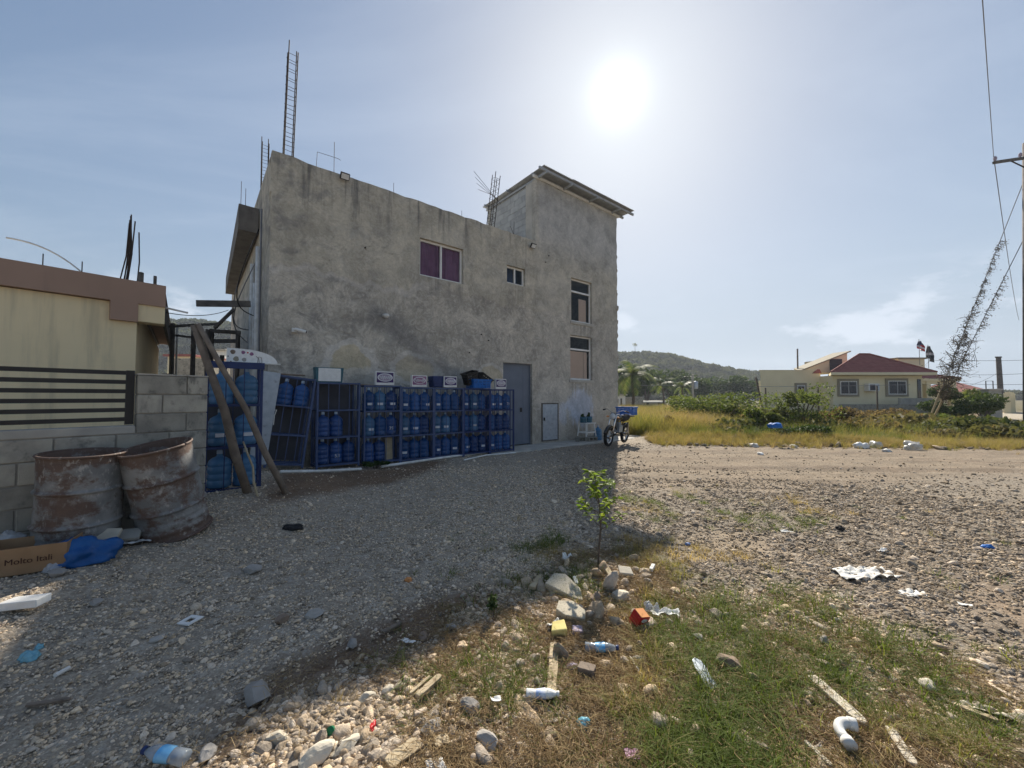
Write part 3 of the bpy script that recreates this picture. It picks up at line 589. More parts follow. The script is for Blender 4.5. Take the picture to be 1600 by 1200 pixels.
n = 900; x = rng.uniform(4.6, 14, n); y = 13.-.1*(x-5)+rng.normal(0, .5, n); s = np.exp(rng.normal(0, .5, n))*.035
o = scatter('soil_clods', np.stack([x, y, gz(x, y)+s*.2], 1), np.stack([rng.normal(0, .5, n), rng.normal(0, .5, n), rng.random(n)*6.28], 1), np.stack([s*1.2, s, s], 1), rng.integers(0, 8, n), np.clip(rng.normal(.24, .1, n), .08, .6), CP); struct(o, 'stuff'); tag(o, 'clods and stones heaped along the edge of the yard', 'clods')

CB = source([src_mesh('scrub_source_%d' % k, *clump(30+k, 260, (1, 1, .7), .13), M['scrubleaf']) for k in range(4)], 'scrub_sources')
n = 2600; x = rng.uniform(6, 24, n); y = rng.uniform(13.2, 27, n); pt = fbm(x*.35+4, y*.35+9, 3); ok = (y > 14.3-.1*(x-5))*(pt > .47)*((x > .5*y+.5) | (rng.random(n) < .12))*(x < 21+.2*(y-12))*(rng.random(n) < .38); x, y, pt = x[ok], y[ok], pt[ok]; n = len(x); s = rng.uniform(.1, .45, n)*(.7+1.2*(pt-.47)/.2)
o = scatter('scrub', np.stack([x, y, gz(x, y)+s*.35], 1), np.stack([np.zeros(n), np.zeros(n), rng.random(n)*6.28], 1), np.stack([s, s, s], 1), rng.integers(0, 4, n), np.clip(rng.normal(.45, .3, n), 0, 1), CB); struct(o, 'stuff'); tag(o, 'rough olive and brown scrub tangled through the field grass', 'scrub')
n = 3200; x, y = wedge(n, 1.25, 5); k = np.maximum(soft(x, y, Z_GRASS, .2)*.35, soft(x, y, Z_RUB, .2)*.6); k = np.maximum(k, .07); ok = rng.random(n) < k; x, y = x[ok], y[ok]; n = len(x); s = np.exp(rng.normal(0, .45, n))*.012
o = scatter('litter_chips', np.stack([x, y, gz(x, y)+.006], 1), np.stack([rng.normal(0, .3, n), rng.normal(0, .3, n), rng.random(n)*6.28], 1), np.stack([s*rng.uniform(1, 3.5, n), s, s*.25], 1), rng.integers(0, 8, n), np.clip(rng.normal(.62, .15, n), .2, .85), CP); struct(o, 'stuff'); tag(o, 'pale chips of wood, paper and plastic strewn in the grass', 'litter')

# ================================================================== CONCRETE BUILDING
def gridwall(xs, zs, filled, thick, jit=None):
    """wall in the local xz plane (front at y=0) made of cells; openings get real reveals"""
    nx, nz = len(xs), len(zs); b = MB(); idx = {}
    def vid(i, k, back):
        if (i, k, back) not in idx:
            dx, dz = jit(xs[i], zs[k]) if jit else (0, 0); idx[(i, k, back)] = len(b.v); b.v.append((xs[i]+dx, thick if back else 0., zs[k]+dz))
        return idx[(i, k, back)]
    fill = np.zeros((nx+1, nz+1), bool)
    for i in range(nx-1):
        for k in range(nz-1): fill[i+1, k+1] = filled((xs[i]+xs[i+1])/2, (zs[k]+zs[k+1])/2)
    for i in range(nx-1):
        for k in range(nz-1):
            if not fill[i+1, k+1]: continue
            c = [(i, k), (i+1, k), (i+1, k+1), (i, k+1)]
            b.f.append(tuple(vid(*q, 0) for q in c)); b.f.append(tuple(vid(*q, 1) for q in c[::-1]))
            for (e0, e1, ni, nk) in (((i, k), (i+1, k), i+1, k), ((i+1, k), (i+1, k+1), i+2, k+1), ((i+1, k+1), (i, k+1), i+1, k+2), ((i, k+1), (i, k), i, k+1)):
                if not fill[ni, nk]: b.f.append((vid(*e0, 0), vid(*e0, 1), vid(*e1, 1), vid(*e1, 0)))
    return b
TX0, TX1, PZ, TZ = 7.36, 11.66, 6.55, 8.62
WIN = [(3.29, 4.6, 4.64, 5.62), (6.14, 6.88, 4.98, 5.53), (9.0, 10.12, 4.17, 5.7), (8.94, 10.12, 2.12, 3.68)]
DOOR = (6.0, 7.16, .02, 2.55)
B = T('concrete_building', 'two-storey grey cement building with a taller tower end and rebar sticking out of its roof', 'building', BO, YAW)
cuts_x = sorted(set([round(q, 3) for w in WIN+[DOOR] for q in w[:2]]+[0, TX0, TX1]+[round(q, 3) for q in np.arange(.22, TX1-.1, .22)]))
cuts_z = sorted(set([round(q, 3) for w in WIN+[DOOR] for q in w[2:]]+[-.3, PZ, TZ]+[round(q, 3) for q in np.arange(0, TZ-.1, .22)]))
def fill(x, z):
    if z > PZ and x < TX0: return False
    return not any(a < x < b and c < z < d for a, b, c, d in WIN+[DOOR])
rj = random.Random(3); _jc = {}
def jit(x, z):
    q = (round(x, 3), round(z, 3))
    if q not in _jc:
        dx = dz = 0.
        if abs(x-TX1) < .01: dx = rj.uniform(-.035, .03)
        if abs(x) < .01: dx = rj.uniform(-.015, .015)
        if (abs(z-PZ) < .01 and x < TX0) or abs(z-TZ) < .01: dz = rj.uniform(-.02, .015)+(.03 if x < .5 else 0)
        _jc[q] = (dx, dz)
    return _jc[q]
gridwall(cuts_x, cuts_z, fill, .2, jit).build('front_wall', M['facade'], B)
m_ = M['facade']
MB().b2((0, .2, -.3), (.2, 10.8, PZ-.02)).build('side_wall', m_, B)
MB().b2((.2, 10.6, -.3), (TX1-.05, 10.8, PZ-.02)).build('rear_wall', m_, B)
MB().b2((TX1-.22, .2, -.3), (TX1-.02, 2.75, TZ-.02)).build('side_wall', m_, B)
MB().b2((TX1-.22, 2.75, -.3), (TX1-.02, 10.6, PZ-.02)).build('side_wall', m_, B)
MB().b2((.2, .2, 5.75), (TX1-.22, 10.6, 5.92)).build('roof_slab', M['slab'], B)
MB().b2((.2, .2, 2.95), (TX1-.22, 10.6, 3.1)).build('floor_slab', M['slab'], B)
MB().b2((TX0+.02, 2.55, 5.92), (TX1-.22, 2.75, TZ-.04)).build('tower_rear_wall', M['conc'], B)
# tower flank: corner column, block wall laid course by course
MB().b2((TX0-.012, .2, 5.92), (TX0+.2, .52, TZ-.02)).build('corner_column', M['slab'], B, bevel=.01)
core = MB().b2((TX0+.03, .52, 5.92), (TX0+.17, 2.55, TZ-.03)).build('flank_wall', M['mortar'], B)
bm_ = MB().box((0, 0, 0), (.19, .392, .192)); bk = bm_.build('block', M['tblock'], core, (0, 0, -50), bevel=0); blk_me = bk.data; first = True
for c in range(13):
    z = 5.92+.1+c*.2
    if z > TZ-.1: break
    y = .53+(.0 if c % 2 else .2)-.2
    while y < 2.52:
        a_, b_ = max(y, .53), min(y+.4, 2.54)
        if b_-a_ > .08:
            p = (TX0+.1+rj.uniform(-.006, .003), (a_+b_)/2, z); sc = (1, (b_-a_-.008)/.392, 1)
            if first: bk.location = p; bk.scale = sc; first = False
            else: inst('block', blk_me, core, p, (0, 0, 0), sc)
        y += .4
# tower roof: corrugated sheets on purlins
def corr(x0, x1, y0, y1, zf, zb, wave=.076, amp=.011):
    b = MB(); n = int((x1-x0)/wave*6)
    for j in range(9):
        t = j/8; y = y0+(y1-y0)*t
        for i in range(n+1): x = x0+(x1-x0)*i/n; b.v.append((x, y, zf+(zb-zf)*t+amp*math.sin(i/6*2*math.pi)))
    for j in range(8):
        for i in range(n): q = j*(n+1)+i; b.f.append((q, q+1, q+n+2, q+n+1))
    return b
rf = E_('tower_roof', B)
for i, (a_, b_) in enumerate(((7.27, 8.7), (8.62, 10.3), (10.22, 12.15))):
    o = corr(a_, b_, -.46-.02*i, 2.95, 8.83+.012*(i % 2), 8.78+.012*(i % 2)).build('roof_sheet', M['galvpaint'], rf); solid(o, .002)
for y in (-.36, .06, 1.4, 2.75): MB().box((9.7, y, 8.755), (4.95 if y != -.36 else 5.1, .06, .08)).build('purlin', M['galvpaint'], rf)
for x in (7.42, 8.6, 9.95, 11.3): MB().box((x, 1.22, 8.672), (.05, 3.3, .075)).build('rafter', M['galvpaint'], rf)
MB().box((9.5, -.02, 8.66), (4.6, .05, .08)).build('wall_plate', M['white'], rf)
# windows
def window(i, mull, transom=None, cur=None):
    x0, x1, z0, z1 = WIN[i]; fw = .055; b = MB(); yf, yd = .09, .06
    b.b2((x0+.003, yf, z0+.003), (x0+fw, yf+yd, z1-.003)); b.b2((x1-fw, yf, z0+.003), (x1-.003, yf+yd, z1-.003)); b.b2((x0+fw, yf, z0+.003), (x1-fw, yf+yd, z0+fw)); b.b2((x0+fw, yf, z1-fw), (x1-fw, yf+yd, z1-.003))
    w = b.build('window', M['white'], B)
    if mull: xm = (x0+x1)/2; MB().b2((xm-.025, yf-.01, z0+fw), (xm+.025, yf+yd-.01, z1-fw)).build('mullion', M['white'], w)
    if transom: MB().b2((x0+fw, yf-.012, transom-.03), (x1-fw, yf+yd-.012, transom+.03)).build('transom', M['white'], w)
    xs = [x0+fw, (x0+x1)/2, x1-fw] if mull else [x0+fw, x1-fw]
    zs = [z0+fw, transom, z1-fw] if transom else [z0+fw, z1-fw]
    for a_, b_ in zip(xs, xs[1:]):
        for c_, d_ in zip(zs, zs[1:]): MB().add([(a_, yf+.028, c_), (b_, yf+.028, c_), (b_, yf+.028, d_), (a_, yf+.028, d_)], [(0, 1, 2, 3)]).build('pane', GLASS, w)
    if cur:
        b = MB(); n = 60; xx0, xx1, zz0, zz1 = cur[1:]
        for k in range(n+1):
            x = xx0+(xx1-xx0)*k/n; y = .17+.022*math.sin(k*.9)+.018*math.sin(k*.37+1)
            for z in (zz0, (zz0+zz1)/2, zz1): b.v.append((x+.03*math.sin(k*.5)*(z-zz1), y+.0, z))
        for k in range(n): b.f += [(k*3, k*3+3, k*3+4, k*3+1), (k*3+1, k*3+4, k*3+5, k*3+2)]
        b.build('curtain', M[cur[0]], w, smooth=True)
    return w
def glassmat():
    m = bpy.data.materials.new('window_glass'); m.use_nodes = True; g = NG(m.node_tree); out = g.n['Material Output']; g.n.remove(g.n['Principled BSDF'])
    t = g.node('ShaderNodeBsdfTransparent'); t.inputs[0].default_value = (.86, .88, .9, 1); gl = g.node('ShaderNodeBsdfGlossy'); gl.inputs['Roughness'].default_value = .04
    fr = g.node('ShaderNodeFresnel'); fr.inputs[0].default_value = 1.5; x = g.node('ShaderNodeMixShader'); g.put(x.inputs[0], g.m('MULTIPLY', fr.outputs[0], .7)); g.l.new(t.outputs[0], x.inputs[1]); g.l.new(gl.outputs[0], x.inputs[2]); g.l.new(x.outputs[0], out.inputs[0]); return m
GLASS = glassmat()
window(0, True, None, ('curtain', 3.33, 4.56, 4.66, 5.62)); window(1, True)
w3 = window(2, False, 5.25); w4 = window(3, False, 3.2)
MB().b2((9.55, .15, 4.2), (9.95, .16, 5.05)).build('pane_backing', M['peach'], w3); MB().b2((8.98, .15, 2.14), (9.78, .16, 3.14)).build('pane_backing', M['peach'], w4); MB().b2((9.8, .15, 2.14), (9.98, .16, 3.14)).build('pane_backing', M['peach'], w4)  # peach panels added behind the glass to imitate reflection and a lit doorway
MB().b2((6.2, .4, 4.9), (6.85, .42, 5.6)).build('pane_backing', M['greyrack'], B)
for i in (2, 3): x0, x1, z0, z1 = WIN[i]; MB().b2((x0-.06, -.03, z0-.1), (x1+.06, .09, z0-.003)).build('sill', M['slab'], B, bevel=.01)
# door, meter cupboard, threshold
x0, x1, z0, z1 = DOOR
d = MB().b2((x0+.04, .1, z0+.03), (x1-.3, .15, z1-.04)).build('door', M['door'], B, bevel=.004)
MB().b2((x1-.295, .1, z0+.03), (x1-.04, .16, z1-.04)).build('door_panel', M['door'], B, bevel=.004)
MB().b2((x1-.42, .07, 1.05), (x1-.36, .1, 1.18)).build('handle', M['black'], d)
b = MB(); b.b2((x0+.002, .08, z0), (x0+.04, .2, z1-.002)); b.b2((x1-.04, .08, z0), (x1-.002, .2, z1-.002)); b.b2((x0+.04, .08, z1-.04), (x1-.04, .2, z1-.002)); b.build('door_frame', M['door'], B)
cp = MB().b2((7.6, -.02, .12), (8.28, -.002, 1.28)).build('meter_cupboard_door', M['galv'], B, bevel=.003)
b = MB(); b.b2((7.56, -.028, .08), (7.6, -.001, 1.32)); b.b2((8.28, -.028, .08), (8.32, -.001, 1.32)); b.b2((7.6, -.028, 1.28), (8.28, -.001, 1.32)); b.b2((7.6, -.028, .08), (8.28, -.001, .12)); b.build('cupboard_frame', M['plankgrey'], B)
MB().box((7.66, -.035, .8), (.04, .03, .1)).build('latch', M['black'], cp)
# balcony slab on the flank, drain pipes, cables
A0, A1 = BL(-.02, 1.8), BL(-.02, 9.0); C0, C1 = BL(-.42, 1.78), BL(-.3, 9.0)
def hx(p, q, r, s, z0, z1): return [(*p[:2], z0), (*q[:2], z0), (*r[:2], z0), (*s[:2], z0), (*p[:2], z1), (*q[:2], z1), (*r[:2], z1), (*s[:2], z1)]
def world_part(o): o.parent = B; o.matrix_parent_inverse = Matrix.LocRotScale(BO, Euler((0, 0, YAW)), None).inverted(); return o
world_part(MB().hexa(hx(C0, A0, A1, C1, 5.42, 6.02)).build('balcony_slab', M['darkconc']))
for y, r_, z1 in ((1.2, .05, 4.9), (1.75, .035, 4.2), (.75, .018, 5.6), (2.3, .05, 4.8)):
    MB().tube([(-.07, y, .2), (-.07, y+.02, 2), (-.075, y, z1)], r_, 8).build('drain_pipe', M['pvc'] if r_ > .02 else M['wire'], B, smooth=True)
for k, (y0, z0, y1, z1) in enumerate(((.9, 5.2, 1.6, 3.4), (1.3, 4.6, 2.6, 3.2), (2.0, 5.3, 2.8, 2.9))):
    MB().tube([(-.1-.35*math.sin(t*3.14), y0+(y1-y0)*t, z0+(z1-z0)*t-.5*math.sin(t*3.14)) for t in np.linspace(0, 1, 12)], .012, 5).build('cable', M['wire'] if k else M['cable'], B)
# rebar: cages of four rods and ties left standing for the next storey
def cage(x, y, z0, z1, w, nt, lean=(0, 0), flare=0, seed=0):
    r = random.Random(seed); c = E_('rebar_cage', B, (x, y, 0))
    for i, (sx, sy) in enumerate(((-1, -1), (1, -1), (-1, 1), (1, 1))):
        top = z1-r.uniform(0, .25); pts = [(sx*w/2+lean[0]*t, sy*w/2+lean[1]*t, z0+(top-z0)*t) for t in np.linspace(0, 1, 6)]; MB().tube(pts, .0115, 5).build('rod', M['steel'], c)
    for k in range(nt):
        t = (k+.4)/nt*.93; z = z0+(z1-z0)*t; ox, oy = lean[0]*t, lean[1]*t; q = w/2+.01
        MB().tube([(sx*q+ox, sy*q+oy, z+r.uniform(-.012, .012)) for sx, sy in ((-1, -1), (1, -1), (1, 1), (-1, 1), (-1, -1.25))], .0055, 4).build('tie', M['steel'], c)
    return c
cage(.3, .1, 6.3, 9.1, .17, 13, (.06, 0), seed=1); cage(.28, 3.6, 5.95, 8.9, .16, 13, seed=2); cage(5.72, .35, 6.3, 8.5, .17, 13, (.28, 0), seed=3)
for (x, y, z0, z1, dx) in ((-.35, 2.2, 6.0, 6.75, 0), (-.25, 2.3, 6.0, 6.65, 0), (-.1, 2.6, 6, 6.3, 0), (-.05, 2.9, 6, 6.3, 0), (2.62, .1, 6.5, 6.85, 0), (4.6, .1, 6.5, 6.75, 0), (6.5, .12, 6.5, 7.0, .02), (6.6, .1, 6.5, 6.8, -.25)):
    MB().tube([(x, y, z0-.1), (x+dx, y, z1)], .006, 5).build('rod', M['steel'], B)
for k in range(4): MB().tube([(5.9+.1*k, .4, 7.75-.06*k), (5.15-.05*k, .1, 7.55+.16*k)], .007, 4).build('rod', M['steel'], B)
MB().tube([(.85, .1, 6.5), (.87, .1, 6.93), (1.3, .1, 6.95), (1.36, .1, 6.93)], .006, 4).build('rod', M['steel'], B); MB().tube([(1.22, .1, 6.45), (1.22, .1, 7.3)], .006, 4).build('rod', M['steel'], B)
# right-edge plaster rough lumps
for k in range(9):
    z = .4+k*.85+rj.uniform(-.2, .2); v, f = rock_vf(400+k, 2, 6, (.05, .06, .12), .3); MB().add(v, f).build('plaster_lump', M['facade'], B, (TX1-.01, .03, z))
v, f = rock_vf(420, 2, 6, (.1, .1, .16), .3); MB().add(v, f).build('plaster_lump', M['slab'], B, (TX1-.03, .02, 5.0))
for (x, z) in ((1.9, 5.0), (7.75, 5.95), (7.9, 6.2), (5.2, 3.3), (4.8, 2.75), (5.45, 3.15)): MB().tube([(x, .02, z), (x, -.03, z)], .018, 6).build('wall_plug', M['black'], B)
MB().tube([(2.37, .05, 3.47), (2.37, -.22, 3.43)], .05, 10).build('spout_pipe', M['pvc'], B, smooth=True)

def floodlight(x, z, label):
    t = T('floodlight', label, 'floodlight', BL(x, -.02, z), YAW, 'floodlights on the parapet')
    MB().box((0, -.03, .02), (.05, .06, .05)).build('bracket', M['black'], t); h = MB().box((0, -.09, -.02), (.2, .05, .15), (R(35), 0, 0)).build('housing', M['black'], t, bevel=.008)
    MB().box((0, -.113, -.037), (.16, .012, .11), (R(35), 0, 0)).build('lens', M['glasslens'], t)
floodlight(1.4, 6.5, 'black floodlight on the parapet near the tall rebar cage'); floodlight(7.12, 6.33, 'small black floodlight where the parapet meets the tower')
t = T('security_camera', 'white bullet security camera on the cement wall above the tilted rack', 'camera', BL(.46, 0, 2.9), YAW)
MB().box((0, -.03, 0), (.09, .06, .09)).build('base', M['white'], t, bevel=.01); MB().tube([(0, -.06, 0), (.05, -.1, -.01)], .018, 8).build('arm', M['white'], t)
MB().tube([(.0, -.1, .015), (.2, -.14, -.03)], .034, 12).build('body', M['white'], t, smooth=False); MB().tube([(.2, -.14, -.03), (.215, -.143, -.033)], .026, 12).build('lens', M['black'], t)
# apron along the wall
struct(MB().b2((5.0, -1.0, -.08), (11.5, -.004, .03)).build('apron', M['slab'], None, BO, (0, 0, YAW), bevel=.01))
struct(MB().b2((11.72, -1.1, -.08), (14.2, .6, .035)).build('path', M['slab'], None, BO, (0, 0, YAW), bevel=.01))

# ================================================================== RACKS AND WATER JUGS
RIB = [(0, .004), (.118, 0), (.132, .012), (.135, .05), (.135, .085), (.128, .095), (.128, .108), (.135, .118), (.135, .17), (.128, .18), (.128, .193), (.135, .203), (.135, .27), (.129, .28), (.129, .29), (.134, .3), (.132, .325), (.118, .362), (.085, .392), (.045, .41), (.033, .425), (.03, .462), (.03, .47)]
def jug_proto(mt):
    o = MB().lathe(RIB, 20).build('water_jug', mt, smooth=True); tag(o, '', 'water jug', 'water jugs in the racks')
    MB().lathe([(0, .498), (.024, .498), (.032, .49), (.033, .45), (.036, .447)], 14).build('cap', M['cap'], o, smooth=True); return o
PROTO = {k: jug_proto(M[k]) for k in ('jug', 'jugpale', 'jugdark', 'jugmid')}; used = set()
st_me = None
def jug(p, kind, label, rz, sticker=None, tilt=None):
    global st_me
    o = PROTO[kind] if kind not in used else dup(PROTO[kind]); used.add(kind)
    o.location = p; o.rotation_euler = tilt or (0, 0, rz); o['label'] = label
    if sticker:
        if isinstance(sticker, str): text(sticker, .1, M['sticker'], o, (0, -.139, .15), (R(90), 0, 0), 'number', .001)
        else:
            if st_me is None:
                b = MB(); n = 8
                for k in range(n+1): a = -math.pi/2-.42+.84*k/n; b.v += [(.1375*math.cos(a), .1375*math.sin(a), .12), (.1375*math.cos(a), .1375*math.sin(a), .17)]
                b.f = [(2*k, 2*k+2, 2*k+3, 2*k+1) for k in range(n)]; st_me = b.build('sticker', M['sticker'], o).data
            else: inst('sticker', st_me, o, (0, 0, 0))
    return o
def rack(name, label, loc, rz, w, d, h, levels, nbars, mt, rot=None, leg=.06):
    t = T(name, label, 'rack', loc, rz, 'steel racks of water jugs', rot)
    for sx in (0, 1):
        for sy in (0, 1): MB().box((sx*w, sy*d, h/2), (.035, .035, h)).build('post', mt, t)
    zs = [leg+(h-leg-.02)*k/levels for k in range(levels+1)]
    for k, z in enumerate(zs):
        b = MB(); b.box((w/2, 0, z), (w-.035, .03, .03)); b.box((w/2, d, z), (w-.035, .03, .03)); b.box((0, d/2, z), (.028, d-.035, .028)); b.box((w, d/2, z), (.028, d-.035, .028))
        if k < levels:
            for q in range(6): b.box((w/2, d*(q+.5)/6, z), (w-.03, .014, .014))
        b.build('shelf', mt, t)
    for i in range(nbars): x = w*(i+1)/(nbars+1); MB().box((x, -.004, (zs[0]+zs[-1])/2), (.011, .011, zs[-1]-zs[0]-.01)).build('bar', mt, t)
    for i in range(3): x = w*(i+1)/4; MB().box((x, d+.004, (zs[0]+zs[-1])/2), (.011, .011, zs[-1]-zs[0]-.01)).build('back_bar', mt, t)
    for sx in (0, 1):
        for q in (1, 2): MB().box((sx*w, d*q/3, (zs[0]+zs[-1])/2), (.01, .011, zs[-1]-zs[0]-.03)).build('side_bar', mt, t)
    return t, zs
RX = [1.68+.822*k for k in range(6)]; RY = -.78
names = ['rack under large purple sign', 'rack under pinkish sign', 'rack under dark blue bin', 'rack under bright blue crate', 'end rack by grey door']; which = ['farthest from', 'second from', 'nearest to']
shelf_n = ['bottom', 'middle', 'top']; rs = random.Random(5); num = {(4, 2, 2): '71', (0, 1, 2): '39'}
for k in range(5):
    x0 = RX[k]; p = BL(x0, RY); zb = float(gz(p.x, p.y))
    t, zs = rack('bottle_rack', 'steel rack full of blue water jugs, the '+names[k], (p.x, p.y, zb), YAW, .79, .42, 1.72, 3, 4 if k < 3 else 5, M['blue'] if k > 2 else M['greyrack'])
    for L in range(3):
        for c in range(3):
            if k == 0 and L == 0 and c == 2: continue
            q = BL(x0+.145+c*.25, RY+.2+rs.uniform(-.02, .02)); jug((q.x, q.y, zb+zs[L]+.016), 'jugdark' if (k == 0 and L == 0) else rs.choice(['jug', 'jug', 'jug', 'jugmid', 'jugdark']), 'blue jug, %s shelf, %s, the one %s the door' % (shelf_n[L], names[k], which[c]), YAW+rs.uniform(-.3, .3), num.get((k, L, c)) or (rs.random() < .4))
p = BL(1.68+.62, RY+.2); zb = float(gz(p.x, p.y)); tag(MB().box((0, 0, .25), (.16, .02, .5)).build('wooden_board', M['palewood'], None, (p.x, p.y, zb+.08), (R(-4), 0, YAW)), 'short pale board standing on the bottom shelf beside two dark jugs', 'board')
# grilled dark rack (third) with five jugs
p = BL(.76, RY-.02); zb = float(gz(p.x, p.y)); t, zs = rack('bottle_rack', 'half-empty rack with grey grille and bare top shelf beside the tilted rack', (p.x, p.y, zb), YAW, .8, .42, 1.72, 3, 3, M['greyrack'])
MB().box((.4, .4, .9), (.74, .008, 1.6)).build('back_panel', M['darkfill'], t)
for L, c, st in ((1, 0, 0), (1, 1, 0), (0, 0, 0), (0, 1, '53'), (0, 2, 0)):
    q = BL(.76+.15+c*.25, RY+.2); jug((q.x, q.y, zb+zs[L]+.016), 'jugdark', 'dark jug %s on the %s shelf of the half-empty grilled rack' % (('nearest the tilted rack', 'with others beside it', 'nearest the pipe end')[c], shelf_n[L]), YAW, st)
# tilted rack with pale panel
p = BL(.02, RY-.05); zb = float(gz(p.x, p.y)); tl = Matrix.Rotation(YAW, 3, 'Z') @ Matrix.Rotation(R(7), 3, 'Y')
t, zs = rack('bottle_rack', 'tilted rusty grey rack leaning over, pale metal panel on its front', (p.x-.12, p.y-.06, zb+.07), 0, .62, .4, 1.72, 3, 3, M['greyrack'], tl.to_euler())
MB().box((-.12, -.02, .9), (.27, .02, 1.68)).build('panel', M['galv'], t); MB().box((.32, .39, .9), (.58, .008, 1.6)).build('back_panel', M['darkfill'], t)
MB().tube([(.01, -.03, 1.05), (.04, -.05, 1.06), (.02, -.05, .95), (.03, -.04, .78)], .007, 5).build('tie_cord', M['paper'], t)
for c in (0, 1):
    q = Vector((p.x-.12, p.y-.06, zb+.07))+tl @ Vector((.17+c*.28, .2, zs[2]+.016)); jug(q, 'jug', 'blue jug on the tilted rack, %s' % ('behind the pale panel edge', 'nearest the white-faced box')[c], 0, None, tl.to_euler())
# near rack by the block wall
NR = Vector((-3.97, 5.08, 0)); zb = float(gz(NR.x, NR.y))-.03; NRY = R(38)
t, zs = rack('bottle_rack', 'navy rack of pale water jugs standing between the block wall and the leaning poles', (NR.x, NR.y, zb), NRY, .6, .44, 1.74, 3, 2, M['blue'], None, .04)
MB().box((.3, -.02, 1.7), (.66, .03, .09)).build('top_rail', M['blue'], t)
for L in range(3):
    for c in (0, 1):
        q = NR+Matrix.Rotation(NRY, 3, 'Z') @ Vector((.155+c*.285, .2, 0)); jug((q.x, q.y, zb+zs[L]+.016), 'jugpale', 'pale jug on the %s shelf of the navy rack, on its %s side' % (shelf_n[L], ('block wall', 'grey building')[c]), NRY+.2*c, (L == 1))
# painted arc board on it
q = NR+Matrix.Rotation(NRY, 3, 'Z') @ Vector((.2, .2, 1.76))
sb = T('menu_board', 'white arched board printed with food pictures lying on top of the navy rack', 'sign', (q.x, q.y, zb+1.74), R(34))
sb.scale = (.66, .66, .8)
poly = [(0, 0), (.92, 0)]+[(.92*math.cos(a)**.75, .27*math.sin(a)**.9) for a in np.linspace(.08, 1.57, 14)]
MZ = Matrix.Rotation(R(82), 4, 'X'); MB().prism(poly, -.01, .01, MZ).build('board', M['foam'], sb); MB().box((.5, .0, .012), (.95, .12, .02)).build('base_strip', M['paper'], sb)
for i, (u, v, r_, mm) in enumerate(((.11, .2, .045, 'rockbrown'), (.29, .2, .035, 'pinkprint'), (.37, .2, .016, 'red'), (.44, .18, .036, 'pinkprint'), (.17, .08, .05, 'housetrim'), (.31, .07, .04, 'rockgrey'), (.03, .12, .012, 'ink'), (.08, .03, .012, 'ink'))):
    MB().prism([(u+r_*math.cos(a)*(1+.12*math.sin(3*a+i)), v+r_*.9*math.sin(a)) for a in np.linspace(0, 6.28, 14, False)], .011, .013, MZ).build('printed_picture', M[mm], sb)
MB().tube([MZ @ Vector(q) for q in ((.55, .02, .013), (.56, .13, .013), (.62, .12, .013), (.63, .03, .013), (.58, .02, .013), (.57, .1, .013), (.52, .14, .013))], .004, 4).build('printed_picture', M['ink'], sb)
# signs and crates on the rack tops
def sign(x, w, h, label, pr, tz):
    p = BL(x, RY+.08); zb = float(gz(p.x, p.y)); t = T('box_sign', label, 'sign', (p.x, p.y, zb+1.735+tz), YAW, 'small printed signs on the rack tops')
    MB().box((0, 0, h/2), (w, .09, h)).build('casing', M['white'], t, bevel=.004); MB().box((0, -.0465, h*.55), (w*.9, .004, h*.74)).build('face', pr, t)
    MB().prism([(w*.41*math.cos(a), h*.56+h*.3*math.sin(a)) for a in np.linspace(0, 6.28, 28, False)], .0487, .0505, Matrix.Rotation(R(90), 4, 'X')).build('oval', M['sticker'], t)
    MB().prism([(w*.35*math.cos(a)+.0, h*.55+h*.25*math.sin(a)) for a in np.linspace(0, 6.28, 28, False)], .0507, .0515, Matrix.Rotation(R(90), 4, 'X')).build('oval_inset', M['pinkprint'] if pr is not M['purple'] else M['lilac'], t)
    r = random.Random(int(x*10)); MB().tube([(-w*.3+w*.6*k/26, -.053, h*.55+h*.13*math.sin(k*1.35)*(1-.3*math.cos(k*.4))) for k in range(27)], .0065, 4).build('script', M['sticker'], t)
    MB().box((w*.3, -.049, h*.13), (w*.28, .004, h*.13)).build('price_tag', M['foam'], t); return t
sign(2.13, .42, .3, 'purple sign with a white oval, the largest of the rack-top signs', M['purple'], .01); sign(2.95, .38, .27, 'pinkish sign with a white oval on a rack top', M['pinkprint'], 0); sign(3.78, .36, .27, 'purple oval sign standing in front of the blue bin', M['purple'], 0); sign(5.35, .36, .27, 'small purple oval sign beside the grey door end of the racks', M['purple'], 0)
p = BL(3.55, RY+.22); tt = T('blue_bin', 'dark blue plastic bin half hidden behind a purple sign', 'bin', (p.x, p.y, float(gz(p.x, p.y))+1.735), YAW)
MB().hexa([(-.2, -.13, 0), (.2, -.13, 0), (.2, .13, 0), (-.2, .13, 0), (-.23, -.15, .27), (.23, -.15, .27), (.23, .15, .27), (-.23, .15, .27)]).build('body', M['blue'], tt, bevel=.02); MB().box((-.26, 0, .13), (.07, .05, .03)).build('handle', M['blue'], tt)
